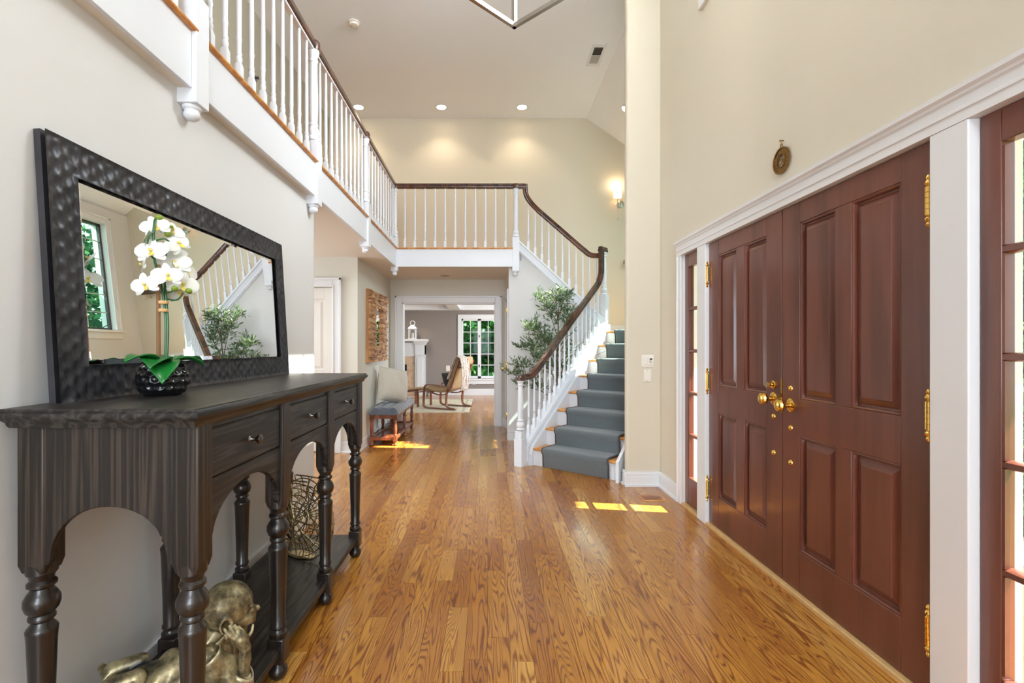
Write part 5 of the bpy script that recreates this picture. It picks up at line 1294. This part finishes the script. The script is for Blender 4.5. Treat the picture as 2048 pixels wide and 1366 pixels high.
for k in range(4):
    a_ = math.pi/4+k*math.pi/2; ex, ey = cxx+.1*math.cos(a_), cyy+.1*math.sin(a_)
    MB().tube([(cxx, cyy, cz1-.35), (ex, ey, cz1-.34)], .007, 8).build('arm', 'chrome', chd)
    MB().lathe([(.012, 0), (.012, .1)], (ex, ey, cz1-.34), 10).build('candle_sleeve', 'white', chd)
    MB().lathe([(.008, .1), (.018, .125), (.014, .155), (.002, .18)], (ex, ey, cz1-.34), 10).build('bulb', 'bulb', chd)
l_ = add_light('chandelier_lamp', 'POINT', (cxx, cyy, cz1-.2), 24, (1, .95, .87), shadow_soft_size=.12); l_.parent = chd; l_.location = Vector((cxx, cyy, cz1-.2))-WLOC[chd.name]
# wall sconce on the landing
scx, scy, scz = (1241-CX)/F_PX*7.98, 8.0, 1.295+(CY-407)/F_PX*7.95
sco = thing('wall_sconce', 'lit wall sconce with a cream cylinder shade above the stair landing', 'sconce', (scx, scy, scz))
MB().lathe([(.062, 0), (.062, .012), (.05, .018), (.02, .022), (.015, .03)], (scx, scy, scz), 28, (0, -1, 0)).build('back_plate', 'chrome', sco)
MB().tube([(scx, scy-.02, scz), (scx, scy-.075, scz), (scx-.065, scy-.09, scz)], .008, 8).build('arm', 'chrome', sco)
MB().tube([(scx-.065, scy-.09, scz-.09), (scx-.065, scy-.09, scz+.11)], .008, 8).build('stem', 'chrome', sco)
MB().lathe([(.064, .085), (.064, .255), (.060, .255), (.060, .085)], (scx-.065, scy-.09, scz), 28).build('shade', 'shade', sco)
MB().tube([(scx-.065, scy-.10, scz-.09), (scx-.065, scy-.10, scz-.25)], .0015, 5).build('pull_chain', 'chrome', sco)
MB().lathe([(.004, 0), (.006, .008), (.003, .018)], (scx-.065, scy-.10, scz-.268), 10).build('pull_knob', 'iron', sco)
l_ = add_light('sconce_lamp', 'POINT', (0, 0, 0), 1.6, (1, .80, .55), shadow_soft_size=.04); l_.parent = sco; l_.location = (-.065, -.09, .30)
# bronze medallion above the doors, with an om sign in its ring
om = thing('om_medallion', 'small bronze ring medallion with an om sign hung above the front doors', 'ornament', (XR, 2.655, 2.30))
oc = Vector((XR-.010, 2.655, 2.305)); RR = .072
def op(u, v, d=0): return tuple(oc+Vector((-d, -u, v)))
def ann(r0, r1, w0, w1, name):
    n_ = 36; pr_ = [(r0, w0), (r1, w0), (r1, w1), (r0, w1)]
    MB().loft([[op(r_*math.cos(2*math.pi*k/n_), r_*math.sin(2*math.pi*k/n_), w_) for r_, w_ in pr_] for k in range(n_)]+[[op(r_, 0, w_) for r_, w_ in pr_]], cap=False).build(name, 'obrass', om)
ann(RR-.008, RR, -.002, .007, 'outer_rim'); ann(.036, RR-.007, -.001, .003, 'band'); ann(.034, .039, -.002, .006, 'inner_rim')
for k in range(22):
    a_ = 2*math.pi*k/22; MB().ell(op(.051*math.cos(a_), .051*math.sin(a_), .0035), (.002, .004, .004), nu=8, nv=6).build('stud', 'obrass', om)
om3 = ease([Vector(op(a, b, .003)) for a, b in ((-.022, .016), (-.010, .024), (.001, .016), (-.004, .006), (-.012, .004), (-.002, .001), (.003, -.012), (-.008, -.022), (-.022, -.016))], 5)
MB().tube(om3, .0036, 7).build('om_stroke', 'obrass', om)
MB().tube(ease([Vector(op(a, b, .003)) for a, b in ((-.004, .004), (.010, .006), (.018, .0), (.016, -.010), (.024, -.014))], 5), .0032, 7).build('om_stroke', 'obrass', om)
MB().tube(ease([Vector(op(a, b, .003)) for a, b in ((.006, .026), (.012, .020), (.020, .022), (.025, .029))], 5), .0026, 7).build('om_stroke', 'obrass', om)
MB().ell(op(.015, .031, .003), (.0025, .0035, .0035), nu=8, nv=6).build('om_dot', 'obrass', om)
MB().tube([op(.009*math.cos(a_), RR+.008+.009*math.sin(a_), .002) for a_ in np.linspace(0, 2*math.pi, 14, endpoint=False)], .0028, 6, closed=True).build('hanging_loop', 'obrass', om)
MB().lathe([(.003, 0), (.003, .018), (.006, .02), (.002, .023)], op(0, RR+.036, -.010), 10, (-1, 0, 0)).build('nail', 'obrass', om)
MB().tube([op(0, RR+.016, .002), op(0, RR+.036, .004)], .002, 6).build('wire_hook', 'obrass', om)
# switch plates on the pier
s1 = thing('thermostat_plate', 'double wall control plate with a small dark display on the pier', 'wall switch', (1.481, 4.56, 1.165))
sx_, sz_ = 1.481, 1.166
MB().box(sx_-.058, sx_+.058, 4.553, 4.56, sz_-.058, sz_+.058).build('plate', 'plastic', s1, bevel=.003)
MB().box(sx_-.038, sx_-.004, 4.548, 4.554, sz_-.036, sz_+.036).build('rocker', 'plastic', s1, bevel=.002)
MB().box(sx_+.012, sx_+.046, 4.547, 4.554, sz_-.036, sz_+.036).build('dimmer', 'plastic', s1, bevel=.002)
MB().box(sx_+.018, sx_+.040, 4.5455, 4.548, sz_+.010, sz_+.024).box(sx_+.018, sx_+.022, 4.5455, 4.548, sz_-.014, sz_+.010).box(sx_+.018, sx_+.042, 4.5455, 4.548, sz_-.014, sz_-.010).build('display', 'black', s1)
s2 = thing('light_switch', 'single rocker light switch below the double plate on the pier', 'wall switch', (1.481, 4.56, 1.03))
MB().box(sx_-.036, sx_+.034, 4.553, 4.56, 1.03-.058, 1.03+.058).build('plate', 'plastic', s2, bevel=.003)
MB().box(sx_-.018, sx_+.016, 4.548, 4.554, 1.03-.034, 1.03+.034).build('rocker', 'plastic', s2, bevel=.002)
for dz in (-.05, .05): MB().lathe([(.003, 0), (.002, .001)], (sx_-.001, 4.552, 1.03+dz), 8, (0, -1, 0)).build('screw', 'obrass', s2)
# floor register by the casing
fv = thing('floor_register', 'small wooden floor register near the baseboard of the pier', 'vent', (1.40, 4.19, 0))
MB().box(1.30, 1.50, 4.12, 4.28, -.004, .004).build('frame', 'oaktrim', fv, bevel=.002)
for k in range(7): MB().box(1.32, 1.48, 4.14+.018*k, 4.148+.018*k, .002, .0055).build('slat', 'bench', fv)
# wall handrail end on the stairwell wall
wh = thing('wall_handrail', 'end of a walnut wall handrail peeping past the pier', 'handrail', (2.5, 8.0, 2.62))
MB().sweep([(2.195, 7.93, 2.67), (2.95, 7.93, 2.67)], (0, -1, 0), RP).build('rail', 'rail', wh, angle=60)
for q in (2.28, 2.85): MB().tube([(q, 7.93, 2.64), (q, 7.94, 2.60), (q, 8.0, 2.59)], .008, 8).build('bracket', 'chrome', wh)
# upper hall: doorway trim, small round fixture on the wall
ud = thing('trim_4', 'white doorway casing in the upper hall behind the balusters', 'trim', (-2.6, 2.8, UPF), kind='structure')
for a, b in ((2.26, 2.35), (3.25, 3.34)): MB().box(-2.60, -2.58, a, b, UPF, 4.80).build('side_casing', 'trim', ud, bevel=.004)
MB().box(-2.60, -2.58, 2.35, 3.25, 4.72, 4.80).build('header', 'trim', ud, bevel=.004)
hk = thing('wall_fixture', 'small dark round fixture on the upper hall wall behind the balusters', 'fixture', (-2.6, 5.5, 4.24))
HYk = 2.57/((CX-513)/F_PX); HZk = 1.295+(CY-156)/F_PX*HYk
hk.location = (-2.6, HYk, HZk); WLOC[hk.name] = Vector(hk.location)
MB().lathe([(.05, 0), (.05, .008), (.03, .016), (.012, .02), (.012, .04), (.02, .05), (.002, .056)], (-2.6, HYk, HZk), 20, (1, 0, 0)).build('plate', 'iron', hk)

# ================================================================== OUTSIDE
struct(MB().box(1.86, 30, -12, 30, -.25, -.16), 'ground', 'lawn', 'garden lawn outside the front doors', 'ground')
struct(MB().box(-12, 1.8, 13.4, 40, -.25, -.16), 'ground_rear', 'lawn', 'garden lawn behind the living room', 'ground')
struct(MB().box(1.86, 3.3, .2, 5.0, -.17, -.02), 'porch_slab', 'concrete', 'pale paving outside the front doors', 'ground')
struct(MB().box(3.3, 5.2, 1.6, 3.6, -.17, -.10), 'path', 'concrete', 'pale garden path leading to the front doors', 'ground')
struct(MB().box(1.86, 3.0, .4, 4.9, 2.60, 2.78), 'porch_roof', 'ext', 'flat white porch roof outside above the front doors', 'roof')
def leaf_cloud(blobs, n, size, rnd):
    mb = MB(); R_ = np.random.RandomState(rnd)
    vol = [b[3]*b[4]*b[5] for b in blobs]; pr_ = np.array(vol)/sum(vol)
    idx = R_.choice(len(blobs), n, p=pr_)
    B = np.array(blobs)[idx]
    d = R_.normal(size=(n, 3)); d /= np.linalg.norm(d, axis=1)[:, None]
    rr = (R_.uniform(.35, 1, n)**(1/2.2))[:, None]
    P = B[:, :3]+d*rr*B[:, 3:]
    a = R_.normal(size=(n, 3))*np.array([1, 1, .7])+np.array([0, 0, -.35]); a /= np.linalg.norm(a, axis=1)[:, None]
    b = np.cross(a, R_.normal(size=(n, 3))); b /= np.linalg.norm(b, axis=1)[:, None]
    L = (size*R_.uniform(.6, 1.3, n))[:, None]
    V = np.stack([P, P+a*L*.5+b*L*.28, P+a*L, P+a*L*.5-b*L*.28], 1).reshape(-1, 3)
    mb.v = [tuple(p) for p in V.tolist()]; mb.f = [(4*i, 4*i+1, 4*i+2, 4*i+3) for i in range(n)]; return mb
def tree(name, x_, y_, h_, blobs, n, size, mat, label, seed, cat='tree', group=None):
    o = thing(name, label, cat, (x_, y_, -.2), group)
    MB().tube([(x_, y_, -.2), (x_+.05, y_, h_*.4), (x_, y_+.05, h_*.75)], [.14, .10, .04], 10).build('trunk', 'bark', o)
    for bxx in blobs[:5]: MB().tube([(x_, y_, h_*.35), (bxx[0], bxx[1], bxx[2])], [.05, .015], 6).build('branch', 'bark', o)
    leaf_cloud(blobs, n, size, seed).build('foliage', mat, o, smooth=False, kind='stuff'); return o
def blobs(x_, y_, z0, z1, rad, n, seed):
    R_ = random.Random(seed); return [(x_+R_.uniform(-rad, rad), y_+R_.uniform(-rad, rad), R_.uniform(z0, z1), R_.uniform(.5, .9)*rad*.8, R_.uniform(.5, .9)*rad*.8, R_.uniform(.4, .7)*rad*.8) for _ in range(n)]
tree('garden_tree', -1.15, 17.4, 5, blobs(-1.15, 17.4, .0, 4.2, 1.6, 26, 1), 13000, .19, 'leaf_a', 'leafy tree filling the left half of the living room window', 31)
tree('garden_tree', .55, 16.6, 5, blobs(.55, 16.6, .0, 4.2, 1.6, 26, 2), 13000, .19, 'leaf_a', 'leafy tree filling the right half of the living room window', 32)
tree('garden_tree', -.2, 20.5, 7, blobs(-.3, 20.5, .0, 5, 2.4, 34, 3), 18000, .28, 'leaf_b', 'darker tree standing behind the living room window trees', 33)
tree('garden_tree', .1, 18.9, 5, blobs(.1, 18.9, .0, 4.4, 1.7, 30, 9), 15000, .22, 'leaf_b', 'tree standing between the two nearer living room window trees', 39)
tree('garden_tree', 8.2, 7.4, 6, blobs(8.2, 8.2, .4, 6.0, 2.1, 34, 4), 18000, .23, 'leaf_b', 'tree outside the stair window, its leaves seen in the leaning mirror', 34)
tree('garden_tree', 8.6, 10.6, 6, blobs(9.6, 11.0, .2, 6.5, 2.4, 28, 5), 14000, .22, 'leaf_b', 'further tree outside the stair window seen in the leaning mirror', 35)
tree('garden_tree', 6.3, 5.7, 4, blobs(6.3, 5.7, .1, 4, 1.3, 16, 6), 9000, .15, 'leaf_a', 'tree seen through the upper panes of the large sidelight', 36)
tree('garden_shrub', 4.5, 4.1, 1.4, blobs(4.5, 4.1, .0, 1.3, .75, 12, 7), 7000, .09, 'leaf_a', 'rounded shrub seen through the lower panes of the large sidelight', 37, 'shrub')
tree('garden_shrub', 5.6, 6.4, 2.2, blobs(5.6, 6.4, .0, 2.0, 1.0, 12, 8), 7000, .11, 'leaf_b', 'taller shrub outside behind the rounded one by the path', 38, 'shrub')
